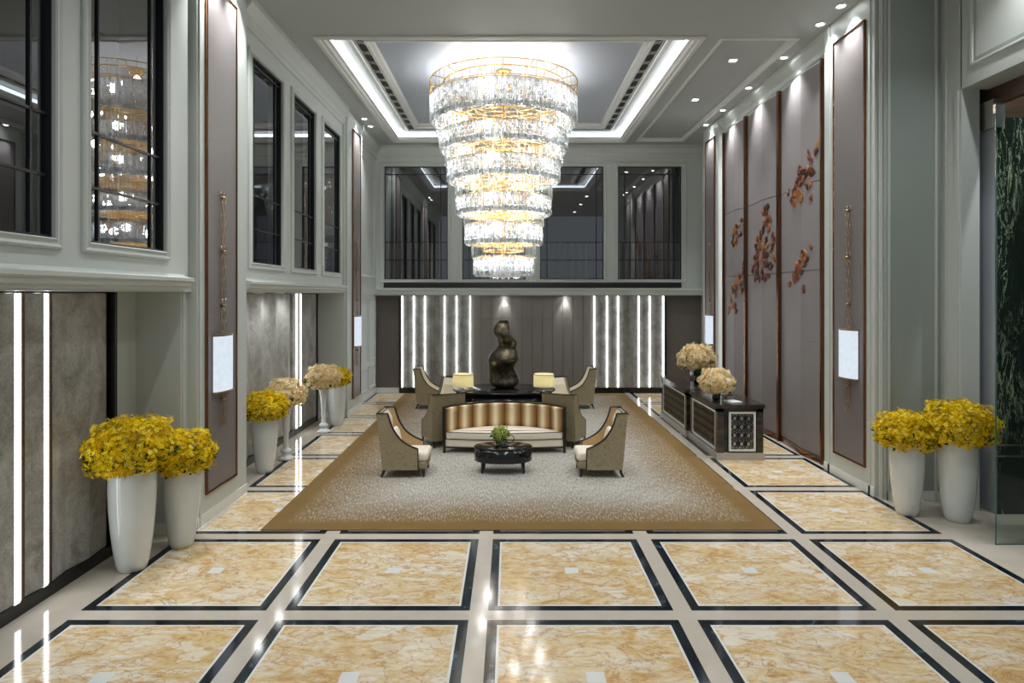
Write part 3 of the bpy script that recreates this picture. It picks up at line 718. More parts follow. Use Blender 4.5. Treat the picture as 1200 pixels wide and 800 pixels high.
# ================================================================== CHAIRS
XC = -.12
def make_chair():
    ch = thing('wing_chair', 'x', 'armchair', (0,0,0), 0, 'wing chairs around the console')
    W = .35; T = .055
    def smooth(pts, n=6):
        out = []
        for i in range(len(pts)-1):
            p0, p1, p2, p3 = pts[max(i-1, 0)], pts[i], pts[i+1], pts[min(i+2, len(pts)-1)]
            for k in range(n):
                t = k/n
                out.append(tuple(.5*((2*b)+(-a+c_)*t+(2*a-5*b+4*c_-d)*t*t+(-a+3*b-3*c_+d)*t**3) for a, b, c_, d in zip(p0, p1, p2, p3)))
        return out+[pts[-1]]
    curve = smooth([(-.27,1.07), (-.245,.98), (-.185,.82), (-.07,.65), (.08,.54), (.24,.47)], 4)
    poly = [(-.36,.13), (-.45,1.07)] + curve + [(.24,.13)]
    for s in (-1, 1):
        q = MB(); n0, n1 = (W-T, W) if s > 0 else (-W, -W+T)
        q.prism(poly, lambda u, v, n: (u, n, v), n0, n1, 0, mi0=0 if s < 0 else 1, mi1=1 if s < 0 else 0)
        sp = q.build('side_panel', [M['taupe'], M['tan']], ch)
        tb = MB(); yo = s*(W-.004); yi = s*(W-T+.002)
        tb.tube([(u, yo, v) for u, v in [(-.45,1.075)]+[(a+.003, b+.004) for a, b in curve]+[(.245,.13)]], .010, 6)
        tb.tube([(u, yi, v) for u, v in [(-.45,1.075)]+[(a+.003, b+.004) for a, b in curve]], .009, 6)
        tb.build('piping', M['black_wood'], sp)
    q = MB(); iw = W-T
    q.prism([(-.355,.13), (-.445,1.06), (-.385,1.06), (-.30,.9), (-.25,.40), (-.25,.13)], lambda u, v, n: (u, n, v), -iw, iw)
    bk = q.build('backrest', [M['taupe'], M['cream']], ch)
    for p in bk.data.polygons:
        if p.normal.x > .2: p.material_index = 1
    tb = MB(); tb.tube([(-.45,-W,1.075), (-.45,W,1.075)], .011, 6); tb.tube([(-.385,-iw,1.066), (-.385,iw,1.066)], .008, 6); tb.build('piping', M['black_wood'], bk)
    q = MB(); q.rbox(-.26, .38, -iw+.002, iw-.002, .13, .255, .02); q.build('seat_base', M['taupe'], ch)
    q = MB(); q.rbox(-.25, .40, -iw+.004, iw-.004, .257, .41, .05, seg=4); cu = q.build('seat_cushion', M['cream'], ch)
    tb = MB(); tb.tube([(.385,-iw+.01,.256), (.385,iw-.01,.256)], .006, 6); tb.build('piping', M['black_wood'], cu)
    for s in (-1, 1):
        q = MB(); q.tube([(.33,s*.29,.135), (.335,s*.29,.0)], .02, 4, rs=[.026,.017]); q.build('leg', M['black_wood'], ch)
        q = MB(); q.tube([(-.33,s*.29,.135), (-.345,s*.29,.07), (-.385,s*.29,.0)], .02, 4, rs=[.028,.022,.018]); q.build('leg', M['black_wood'], ch)
    return ch
chair0 = make_chair()
spots = [((XC-1.66,11.02), 0, 'taupe wing chair facing right by the coffee table, white pillow inside'),
         ((XC+1.66,11.02), 180, 'taupe wing chair facing left by the coffee table, white pillow inside'),
         ((XC-1.29,13.2), 116, 'taupe wing chair seen from behind, against the left end of the striped sofa'),
         ((XC+1.29,13.2), 64, 'taupe wing chair seen from behind, against the right end of the striped sofa'),
         ((XC-1.33,15.05), -116, 'cream-lined wing chair turned this way behind the left table lamp'),
         ((XC+1.33,15.05), -64, 'cream-lined wing chair turned this way behind the right table lamp'),
         ((XC-2.02,17.45), 0, 'taupe wing chair facing right at the far left, before the lit back panels'),
         ((XC+2.02,17.45), 180, 'taupe wing chair facing left at the far right, near the reception desks')]
for i, ((x, y), a, lab) in enumerate(spots):
    c_ = chair0 if i == 0 else dup(chair0)
    if i >= 4:      # the rear chairs show a paler lining
        for q in c_.children:
            if q.name.startswith('side_panel'): q.data = q.data.copy(); q.data.materials[1] = M['cream']
    place(c_, (x, y, RZ+.005), radians(a), lab)
def pillow(label, x, y, rz):
    q = MB(); n = 20; vs = []; fs = []
    for j in range(11):
        ph = -pi/2+pi*j/10
        for k in range(n):
            th = 2*pi*k/n; sq = lambda c: math.copysign(abs(c)**.6, c)
            vs.append((sin(ph)*.055*1.0*(1), sq(cos(th))*cos(ph)**.6*.20, sq(sin(th))*cos(ph)**.6*.18))
    for j in range(10):
        for k in range(n): fs.append((j*n+k, j*n+(k+1) % n, (j+1)*n+(k+1) % n, (j+1)*n+k))
    q.add(vs, fs, 0, True); o = q.build('pillow', M['cream']); o.location = (x, y, RZ+.615)
    o.rotation_euler = (Matrix.Rotation(rz, 3, 'Z') @ Matrix.Rotation(-.22, 3, 'Y')).to_euler(); tag(o, label, 'pillow', 'white pillows on the front chairs')
pillow('small white pillow leaning in the wing chair left of the coffee table', XC-1.66-.17, 11.02, 0)
pillow('small white pillow leaning in the wing chair right of the coffee table', XC+1.66+.17, 11.02, pi)

# ================================================================== SOFA (curved)
def make_sofa():
    s = thing('curved_sofa', 'curved sofa with gold striped back and cream seat facing the coffee table', 'sofa', (XC+.02, 12.42, RZ))
    R = 1.378; half = 1.17; cyy = .65-R+.0   # arc centre in local y
    a_end = math.asin(half/R)
    N = 48
    def arc(r, a): return (r*sin(a), cyy+r*cos(a))
    A = [-a_end+2*a_end*k/N for k in range(N+1)]
    # upholstered striped back with soft vertical channels
    q = MB(); vs = []; 
    def ri(a, z):
        ch = abs(sin((a*3.95)*pi))**.5
        return R-.03-.025*ch-(.02 if z > .8 else 0)
    prof_z = [.26,.5,.75,.84,.865]
    NN = 144; AA = [-a_end+2*a_end*k/NN for k in range(NN+1)]
    for a in AA:
        row = [(*arc(ri(a, z)-.0+(.03 if z == .865 else 0), a), z) for z in prof_z] + [(*arc(R+.01, a), .865), (*arc(R+.01, a), .26)]
        vs += row
    K = 7; fs = []
    for k in range(NN):
        for j in range(K): fs.append((k*K+j, (k+1)*K+j, (k+1)*K+(j+1) % K, k*K+(j+1) % K))
    fs.append(tuple(range(K))); fs.append(tuple(NN*K+j for j in reversed(range(K))))
    q.add(vs, fs, 0, True); q.build('backrest', M['stripe'], s)
    # dark shell behind and along the top
    q = MB(); vs = []
    for a in A:
        for r, z in ((R+.012,.11), (R+.012,.885), (R-.02,.885), (R-.02,.87), (R+.045,.87)[:0] or (R-.02,.87), ):
            pass
        vs += [(*arc(R+.012, a), .11), (*arc(R+.012, a), .868), (*arc(R-.03, a), .868), (*arc(R-.03, a), .888), (*arc(R+.05, a), .888), (*arc(R+.05, a), .11)]
    K = 6; fs = []
    for k in range(N):
        for j in range(K): fs.append((k*K+j, (k+1)*K+j, (k+1)*K+(j+1) % K, k*K+(j+1) % K))
    fs.append(tuple(range(K))); fs.append(tuple(N*K+j for j in reversed(range(K))))
    q.add(vs, fs); q.build('outer_shell', M['black_wood'], s)
    # seat
    def dshape(r, xe, yf, bow):
        pts = [arc(r, a) for a in A if abs(r*sin(a)) <= xe]
        fr = [(xe-2*xe*k/20, yf-bow*(1-(1-2*k/20)**2)) for k in range(21)]
        return pts+fr
    def slab(r, xe, yf, bow, z0, z1, rr):
        q = MB(); P = dshape(r, xe, yf, bow); n = len(P); cx = 0; cy_ = .15; vs = []
        prof = [(z0, rr)]+[(z0+rr*(1-cos(t)), rr*(1-sin(t))) for t in (.8, 1.57)]+[(z1-rr*(1-cos(t)), rr*(1-sin(t))) for t in (1.57, .8)]+[(z1, rr), (z1+.012, .2)]
        for z, e in prof:
            for x, y in P: L = sqrt(x*x+(y-cy_)**2)+1e-6; vs.append((x-x/L*e, y-(y-cy_)/L*e, z))
        fs = [tuple(reversed(range(n)))]
        for j in range(len(prof)-1):
            for i in range(n): fs.append((j*n+i, j*n+(i+1) % n, (j+1)*n+(i+1) % n, (j+1)*n+i))
        fs.append(tuple((len(prof)-1)*n+i for i in range(n))); return q.add(vs, fs, 0, True)
    slab(R-.03, 1.145, -.0, .10, .115, .262, .012).build('seat_base', M['cream'], s)
    cu = slab(R-.05, 1.14, -.01, .12, .268, .405, .03).build('seat_cushion', M['cream'], s)
    q = MB(); q.tube([(1.13-2.26*k/20, -.012-.115*(1-(1-2*k/20)**2), .40) for k in range(21)], .006, 6); q.tube([(1.13-2.26*k/20, -.008-.105*(1-(1-2*k/20)**2), .265) for k in range(21)], .007, 6); q.build('piping', M['black_wood'], cu)
    q = MB(); q.tube([(1.16-2.32*k/20, .0-.09*(1-(1-2*k/20)**2), .105) for k in range(21)], .014, 6); q.build('base_rail', M['black_wood'], s)
    for sg in (-1, 1):
        q = MB(); q.box(sg*half-.025, sg*half+.025, -.05, .03, .0, .885); q.build('end_post', M['black_wood'], s)
        ax, ay = arc(R+.02, sg*.35); q = MB(); q.tube([(ax, ay, .12), (ax, ay, 0)], .022, 4, rs=[.028,.018]); q.build('leg', M['black_wood'], s)
make_sofa()

# ================================================================== COFFEE TABLE
t_ = thing('coffee_table', 'low oval black lacquer coffee table before the striped sofa', 'coffee table', (XC+.01, 11.1, RZ+.003))
b = MB(); b.lathe([(.97,.19), (1.0,.2), (1.0,.415)], 48, sx=.5, sy=.30); b.build('apron', M['black'], t_)
b = MB(); b.lathe([(1.0,.417), (1.015,.425), (1.015,.44), (1.0,.447), (.0001,.447)], 48, sx=.5, sy=.30); b.build('tabletop', M['black'], t_)
for x, y in ((-.35,-.14), (.35,-.14), (-.33,.15), (.33,.15)):
    b = MB(); b.tube([(x, y, .195), (x*1.03, y*1.05, 0)], .02, 6, rs=[.027,.018]); b.build('leg', M['black_wood'], t_)

# ================================================================== FLOWERS
def blossoms(n, rx, rz, size, cut=-.45, petals=5, seed=1, thick=.25):
    rnd = random.Random(seed); q = MB()
    for _ in range(n):
        while True:
            v = Vector((rnd.gauss(0,1), rnd.gauss(0,1), rnd.gauss(0,1))).normalized()
            if v.z > cut: break
        lump = 1+.10*sin(v.x*7+seed)*sin(v.y*6+1.3)*1.2+.06*sin(v.z*11)
        rad = (1-thick*rnd.random()**1.6)*lump
        if rnd.random() < .06: rad *= 1.1
        p = Vector((v.x*rx*rad, v.y*rx*rad, v.z*rz*rad))
        nv = (Vector((v.x/rx, v.y/rx, v.z/rz)).normalized()+Vector((rnd.gauss(0,.35), rnd.gauss(0,.35), rnd.gauss(0,.35)))).normalized()
        u = nv.orthogonal().normalized(); w = nv.cross(u); a0 = rnd.random()*6.28; s = size*rnd.uniform(.7, 1.25)
        vs = [p]; fs = []
        for k in range(petals):
            a = a0+2*pi*k/petals; d1 = u*cos(a)+w*sin(a); da = u*cos(a+.45)+w*sin(a+.45); db = u*cos(a-.45)+w*sin(a-.45)
            b0 = len(vs); vs += [p+da*s*.62+nv*s*.22, p+d1*s+nv*s*.12, p+db*s*.62+nv*s*.22]
            fs.append((0, b0+2, b0+1, b0))
        q.add(vs, fs, 0, False)
    return q
def leaves(n, rx, rz, size, seed=2, lo=-.75, hi=.1):
    rnd = random.Random(seed); q = MB()
    for _ in range(n):
        th = rnd.random()*6.28; zz = rnd.uniform(lo, hi); c_ = sqrt(max(0, 1-zz*zz)); rad = rnd.uniform(.55, .98)
        p = Vector((cos(th)*c_*rx*rad, sin(th)*c_*rx*rad, zz*rz*rad))
        d = Vector((cos(th)+rnd.gauss(0,.4), sin(th)+rnd.gauss(0,.4), rnd.gauss(0,.5))).normalized()
        s = size*rnd.uniform(.6, 1.3); w = d.orthogonal().normalized()*s*.25
        q.add([p, p+d*s*.5+w, p+d*s, p+d*s*.5-w], [(0,1,2,3)])
    return q
def bouquet_root(name, label, group, n, rx, rz, size, mat, seed, petals=5, cut=-.45, leafn=120):
    o = thing(name, label, 'flowers', (0,0,0), 0, group)
    blossoms(n, rx, rz, size, cut, petals, seed).build('blossoms', M[mat], o, norm=False)
    leaves(leafn, rx, rz, size*2.6, seed+5).build('foliage', M['leaf'], o, norm=False)
    # stems gathered into the vase neck
    q = MB(); rnd = random.Random(seed)
    for k in range(14):
        a = 2*pi*k/14; q.tube([(.06*cos(a), .06*sin(a), -rz-.06), (.10*cos(a), .10*sin(a), -rz*.6), (rx*.5*cos(a), rx*.5*sin(a), rz*.1)], .008, 5)
    q.build('stems', M['leafgreen'], o)
    return o
yb = bouquet_root('yellow_bouquet', 'x', 'yellow flower domes in white vases', 2700, .47, .36, .030, 'petal_y', 3, cut=-.75, leafn=260)
yb2 = bouquet_root('yellow_bouquet', 'x', 'yellow flower domes in white vases', 2300, .42, .31, .030, 'petal_y', 9, cut=-.75, leafn=240)
cb = bouquet_root('cream_bouquet', 'x', 'cream flower balls', 1300, .38, .31, .040, 'petal_c', 5, petals=5, cut=-.8, leafn=60)

def vase_mesh(h, r):
    p = [(.55,0), (.62,.01), (.70,.08), (.80,.22), (.90,.42), (.97,.62), (1.0,.80), (.99,.93), (.955,.99), (.93,1.0), (.88,.995), (.86,.95), (.84,.6), (.6,.3), (.0001,.25)]
    return MB().lathe([(a*r, b*h) for a, b in p], 40)
vbig = vase_mesh(1.12, .245); vsm = vase_mesh(.96, .215)
VB = vbig.build('floor_vase', M['porcelain']); VS = vsm.build('floor_vase', M['porcelain'])
usedv = {'b': False, 's': False}; usedf = {}
def vase(kind, x, y, label, flabel, bq, br, dz=0, sc=1, scf=1):
    src = VB if kind == 'b' else VS
    o = src if not usedv[kind] else src.copy()
    if usedv[kind]: COL.objects.link(o)
    usedv[kind] = True
    place(o, (x, y, 0), random.random()*6, None, sc); tag(o, label, 'vase', 'tall white floor vases')
    h = (1.12 if kind == 'b' else .96)*sc
    f = bq if id(bq) not in usedf else dup(bq); usedf[id(bq)] = 1
    place(f, (x, y, h+.19*scf+dz), br, flabel, scf)
vase('b', -4.27, 7.2, 'taller white floor vase in the front left pair, nearest the lit panels', 'biggest yellow flower dome of the front left pair', yb, .3, .06, 1, 1.0)
vase('s', -4.05, 7.86, 'shorter white floor vase of the front left pair, beside the pillar', 'smaller yellow flower dome beside the front left pillar', yb2, 1.1, 0, 1, .95)
vase('s', -4.27, 11.1, 'white floor vase just behind the left pillar, nearest of the alcove four', 'yellow flower dome just behind the left pillar', yb2, 2.4, .0, 1, .92)
vase('s', -4.10, 15.1, 'white floor vase deepest in the far left alcove', 'yellow flower dome deepest in the far left alcove', yb2, 4.0, .02, 1, .80)
vase('s', 5.62, 8.99, 'smaller white floor vase of the right pair, by the pillar corner', 'smaller yellow flower dome of the right pair', yb2, 5.0, -.02, 1.03, .98)
vase('b', 6.16, 8.74, 'larger white floor vase of the right pair, beside the glass door', 'larger yellow flower dome beside the glass door', yb, 2.0, -.0, 1, .98)
# slender turned pedestal vases
ped = [(.12,0), (.145,.015), (.145,.05), (.09,.08), (.055,.11), (.09,.14), (.105,.17), (.09,.20), (.05,.225), (.055,.26), (.045,.30), (.052,.5), (.075,.8), (.10,.93), (.115,.97), (.11,.98), (.09,.97), (.05,.8), (.0001,.7)]
PV = MB().lathe(ped, 28).build('pedestal_vase', M['porcelain'])
for i, (x, y, lab, fl, rz) in enumerate([(-4.20, 11.95, 'slender turned white vase behind the nearer alcove vase', 'cream flower ball beside the nearer yellow alcove bouquet', .4), (-4.18, 14.3, 'slender turned white vase in front of the bright light strip', 'cream flower ball in front of the deepest yellow bouquet', 2.2)]):
    o = PV if i == 0 else PV.copy()
    if i: COL.objects.link(o)
    place(o, (x, y, 0), 0); tag(o, lab, 'vase', 'slender turned white vases')
    f = cb if i == 0 else dup(cb); place(f, (x, y, 1.23), rz, fl, .98)

# ================================================================== CONSOLE + SCULPTURE + LAMPS
CZ = RZ
k_ = thing('console_table', 'round-ended black console behind the striped sofa, carrying the sculpture', 'console table', (XC, 14.25, CZ))
b = MB(); b.lathe([(1.0,.935), (1.015,.945), (1.015,.975), (1.0,.982), (.0001,.982)], 64, sx=1.13, sy=.76); b.build('tabletop', M['black'], k_)
b = MB(); b.lathe([(.93,.06), (.955,.07), (.955,.93)], 64, sx=1.13, sy=.76); b.build('body', M['black'], k_)
b = MB(); b.lathe([(.86,0), (.86,.06)], 64, sx=1.13, sy=.76); b.build('plinth', M['black_wood'], k_)
TOP = CZ+.982
# sculpture
prof = [(72,290,360),(84,280,368),(100,262,374),(130,240,380),(170,226,384),(200,234,392),(240,262,424),(270,268,452),(300,272,455),(335,254,446),(370,212,460),(405,190,470),(440,180,466),(480,180,438),(515,184,430),(545,187,446),(580,187,462),(620,186,474),(650,192,472),(680,214,446),(700,246,416)]
K_ = .1416*14.4/745*.8833; 
q = MB(); n = 28; vs = []
kk = 14.4/745/8
dense = []
for i in range(len(prof)-1):
    q0, q1, q2, q3 = prof[max(i-1, 0)], prof[i], prof[i+1], prof[min(i+2, len(prof)-1)]
    for k in range(4):
        t = k/4; dense.append(tuple(.5*(2*b+(-a+c_)*t+(2*a-5*b+4*c_-d)*t*t+(-a+3*b-3*c_+d)*t**3) for a, b, c_, d in zip(q0, q1, q2, q3)))
prof = dense+[prof[-1]]
for i, (y, l, r) in enumerate(prof):
    z = (702-y)*kk; cx = ((l+r)/2-325)*kk; hw = (r-l)/2*kk; dp = hw*.82; cyo = .05*sin(i*.22)
    for j in range(n):
        a = 2*pi*j/n; w_ = 1+.04*sin(3*a+i*.12)
        vs.append((cx+hw*cos(a), cyo+dp*w_*sin(a), z))
fs = []
for i in range(len(prof)-1):
    for j in range(n): fs.append((i*n+j, i*n+(j+1) % n, (i+1)*n+(j+1) % n, (i+1)*n+j))
fs.append(tuple(range(n))); fs.append(tuple((len(prof)-1)*n+j for j in range(n)))
q.add(vs, fs, 0, True); o = q.build('sculpture', M['sculpt']); o.location = (XC-.01, 14.4, TOP-.004)
tag(o, 'dark patinated bronze abstract figure standing on the black console', 'sculpture')
def lamp(label, x):
    o = thing('table_lamp', label, 'table lamp', (x, 13.86, TOP), 0, 'drum shade lamps on the console')
    b = MB(); b.lathe([(.20,0), (.20,.012), (.03,.022), (.012,.03), (.012,.2)], 28); b.build('base', M['black_wood'], o)
    b = MB(); b.lathe([(.228,.10), (.222,.37), (.217,.37), (.223,.10)], 40, cap=False); b.build('lamp_shade', M['shade'], o)
    b = MB(); b.lathe([(.229,.362), (.226,.372), (.220,.372)], 40, cap=False); b.build('shade_trim', M['bronze'], o)
    b = MB(); b.lathe([(.012,.2), (.03,.22), (.03,.27), (.012,.29)], 16); b.build('bulb', M['bulb'], o)
    light('POINT', 'lamp_glow', (0,0,.33), 3.0, (1,.93,.78), o, shadow_soft_size=.04)
lamp('drum-shade table lamp left of the sculpture', XC-.89); lamp('drum-shade table lamp right of the sculpture', XC+.87)

# coffee-table flowers
o = thing('flower_bowl', 'small clear bowl on the coffee table', 'bowl', (XC+.0, 11.06, RZ+.447))
b = MB(); b.lathe([(.05,0), (.075,.02), (.085,.07), (.075,.11), (.07,.11), (.08,.07), (.07,.025), (.0001,.012)], 24); b.build('bowl', M['rod_glass'], o)
b = MB(); b.tube([(.13+.07*cos(a), -.03, .13+.07*sin(a)) for a in [2*pi*k/20 for k in range(20)]], .008, 6, closed=True); b.build('ring_handle', M['black_wood'], o)
f = bouquet_root('green_bouquet', 'small lime green flower posy on the coffee table', None, 220, .145, .13, .035, 'petal_g', 11, cut=-.8, leafn=30)
place(f, (XC-.04, 11.06, RZ+.447+.215), 0)

# ================================================================== RECEPTION DESKS
def desk(label, x0, x1, y0, y1):
    o = thing('reception_desk', label, 'reception desk', (x0, y0, 0), 0, 'reception desks'); W, L = x1-x0, y1-y0
    b = MB(); b.box(-.02, W+.02, -.02, L+.02, 0, .13); b.build('plinth', M['stone_lt'], o)
    b = MB(); b.box(.06, W-.06, .06, L-.06, .13, .97); b.build('body', M['screen'], o)
    for bx in ((.0,.12,.0,.12), (W-.12,W,.0,.12), (.0,.12,L-.12,L), (W-.12,W,L-.12,L)):
        b = MB(); b.box(bx[0], bx[1], bx[2], bx[3], .13, .96); b.build('corner_post', M['desk_marble'], o)
    b = MB(); b.box(.0, W, .0, .06, .90, .965); b.box(0, .06, 0, L, .90, .965); b.build('top_rail', M['desk_marble'], o)
    b = MB(); b.box(-.025, W+.025, -.025, L+.025, .965, 1.04); b.build('countertop', M['desk_marble'], o)
    # framed lattice screens on long side and end
    def screen(u0, u1, mp):
        q = MB(); q.frame(u0, u1, .16, .90, [(0,0), (0,.05), (.035,.05), (.035,0)], mp); fr = q.build('screen_frame', M['white'], o)
        q = MB(); a0, a1, c0, c1 = u0+.052, u1-.052, .212, .848
        ry = max(2, round((c1-c0)/.165)); cxn = max(2, round((a1-a0)/.15)); dx = (a1-a0)/cxn; dz = (c1-c0)/ry
        for i in range(cxn):
            for j in range(ry):
                cu, cv = a0+dx*(i+.5), c0+dz*(j+.5)
                for rr in (.62, .30):
                    q.tube([mp(cu+dx*rr*cos(t), cv+dz*rr*sin(t), .022) for t in [2*pi*k/14 for k in range(14)]], .006, 4, closed=True)
                q.tube([mp(cu-dx*.5, cv, .022), mp(cu, cv+dz*.5, .022), mp(cu+dx*.5, cv, .022), mp(cu, cv-dz*.5, .022)], .006, 4, closed=True)
        q.build('lattice', M['desk_brass'] if mp(0,0,1)[0] < -.5 else M['black_wood'], fr)
        q = MB(); p = [mp(u, v, n) for u in (u0+.02, u1-.02) for v in (.18, .88) for n in (-.0, .008)]
        q.box(min(k[0] for k in p), max(k[0] for k in p), min(k[1] for k in p), max(k[1] for k in p), .18, .88); q.build('backing', M['screen'] if mp(0,0,1)[0] < -.5 else M['mirror'], fr)
    screen(.13, L-.13, lambda u, v, n: (.052-n, u, v))
    screen(.22, W-.14, lambda u, v, n: (u, .052-n, v))
    return o
M['desk_brass'] = plain('dark brass lattice', (.16,.125,.085), .4, metal=.8, var=.2)
M['mirror'] = plain('smoky mirror', (.30,.32,.34), .12, metal=.9, var=.2)
desk('marble-ended reception desk nearest the camera, lattice panel on its end', 3.90, 4.76, 11.92, 13.72)
desk('dark reception desk further back, near the back wall', 3.86, 4.76, 13.86, 16.15)
def small_vase(label, x, y, h):
    b = MB(); b.lathe([(.05,0), (.075,.01), (.08,.4*h), (.05,.75*h), (.06,h), (.05,h), (.04,.75*h), (.0001,.6*h)], 24); o = b.build('flower_vase', M['black']); o.location = (x, y, 1.04)
    tag(o, label, 'vase', 'small black vases on the reception desks')
small_vase('small black vase on the nearer reception desk', 4.05, 12.45, .14); small_vase('small black vase on the further reception desk', 4.34, 14.7, .24)
f = dup(cb); place(f, (4.05, 12.45, 1.39), .8, 'lower cream flower ball on the nearer reception desk', .88)
f = dup(cb); place(f, (4.34, 14.7, 1.62), 3.6, 'higher cream flower ball on the further reception desk', 1.10)
def monitor(label, x, y, rz):
    o = thing('computer_monitor', label, 'monitor', (x, y, 1.04), rz, 'monitors on the reception desks')
    b = MB(); b.rbox(-.09, .09, -.12, .12, 0, .012, .01); b.build('base', M['black'], o)
    b = MB(); b.tube([(0,.01,.01), (0,.03,.12)], .015); b.build('stand', M['black'], o)
    b = MB(); b.rbox(-.25, .25, .0, .03, .06, .34, .012); b.build('casing', M['black'], o)
    b = MB(); b.box(-.235, .235, .03, .033, .075, .325); b.build('screen', M['screen'], o)
monitor('black monitor on the nearer reception desk', 4.45, 13.1, radians(-90)); monitor('black monitor on the further reception desk', 4.45, 15.4, radians(-90))
b = MB(); 
for k in range(4): b.rbox(-.105+.004*k, .105+.004*k, -.15, .15, .006*k, .006*k+.005, .002)
o = b.build('paper_stack', M['paper']); o.location = (4.28, 12.2, 1.04); o.rotation_euler = (0,0,.3); tag(o, 'small pile of white paper on the nearer reception desk', 'paper')

# socket on pillar side
o = thing('wall_socket', 'small bronze socket plate low on the alcove end wall by the front vases', 'socket', (-4.70, 8.204, .52))
b = MB(); b.rbox(-.06, .06, -.012, .016, -.045, .045, .008); b.build('plate', M['brass'], o)
for dx in (-.03, .03):
    b = MB(); b.box(dx-.01, dx+.01, -.015, -.01, -.015, .015); b.build('slot', M['black'], o)

# ================================================================== CHANDELIER
CHX, CHY = XC-.01, 14.3
ch = thing('chandelier', 'huge tiered crystal chandelier tapering down from the ceiling recess', 'chandelier', (CHX, CHY, 0))
def ring(mb, r, z, t, n=64, seg=6): mb.tube([(r*cos(2*pi*k/n), r*sin(2*pi*k/n), z) for k in range(n)], t, seg, closed=True)
fr = MB(); ring(fr, 1.65, 7.82, .014, 96); ring(fr, 1.36, 7.78, .018, 80); ring(fr, 1.65, 7.5, .01, 96); ring(fr, 1.4, 7.5, .012, 80)
for k in range(60): a = 2*pi*k/60; fr.tube([(1.65*cos(a), 1.65*sin(a), 7.82), (1.65*cos(a), 1.65*sin(a), 7.48)], .005, 4)
for k in range(36): a = 2*pi*k/36; fr.tube([(1.36*cos(a), 1.36*sin(a), 7.78), (1.36*cos(a), 1.36*sin(a), 7.48)], .005, 4)
for k in range(16): a = 2*pi*k/16; fr.tube([(.22*cos(a), .22*sin(a), 7.74), (.8*cos(a), .8*sin(a), 7.70), (1.65*cos(a), 1.65*sin(a), 7.82)], .009, 5)
fr.lathe([(.08,7.72), (.26,7.74), (.26,7.78), (.08,7.82), (.05,7.9), (.12,8.08), (.18,8.12)], 28)
fr.tube([(0,0,3.75), (0,0,7.8)], .035, 10)
for k in range(6): a = 2*pi*k/6; fr.tube([(1.0*cos(a), 1.0*sin(a), 7.72), (1.0*cos(a), 1.0*sin(a), 8.12)], .008, 5)
fr.build('frame', M['gold'], ch)
TI = [(1.64, 7.46, 6.92, 1.50, 6.58), (1.43, 6.66, 6.30, 1.31, 5.96), (1.26, 6.02, 5.62, 1.085, 5.23), (1.062, 5.25, 4.89, .90, 4.62), (.868, 4.64, 4.23, .716, 3.92), (.67, 3.92, 3.54, None, None)]
rc = random.Random(4)
def crystal(mb, r, a, z0, z1, w, d, rot):
    c_, s_ = cos(a), sin(a); zc = (z0+z1)/2; h = (z1-z0)/2; ca, sa = cos(a+rot), sin(a+rot); tl = rc.uniform(-.06, .06)
    P = lambda x, y, z: (r*c_+x*-sa+y*ca, r*s_+x*ca+y*sa, zc+z+tl*x)
    vs = [P(-w,0,-h*.93), P(0,-d,-h*.93), P(w,0,-h*.93), P(0,d,-h*.93), P(-w,0,h*.93), P(0,-d,h*.93), P(w,0,h*.93), P(0,d,h*.93), P(0,0,-h), P(0,0,h)]
    mb.add(vs, [(0,1,5,4), (1,2,6,5), (2,3,7,6), (3,0,4,7), (1,0,8), (2,1,8), (3,2,8), (0,3,8), (4,5,9), (5,6,9), (6,7,9), (7,4,9)], 0, False)
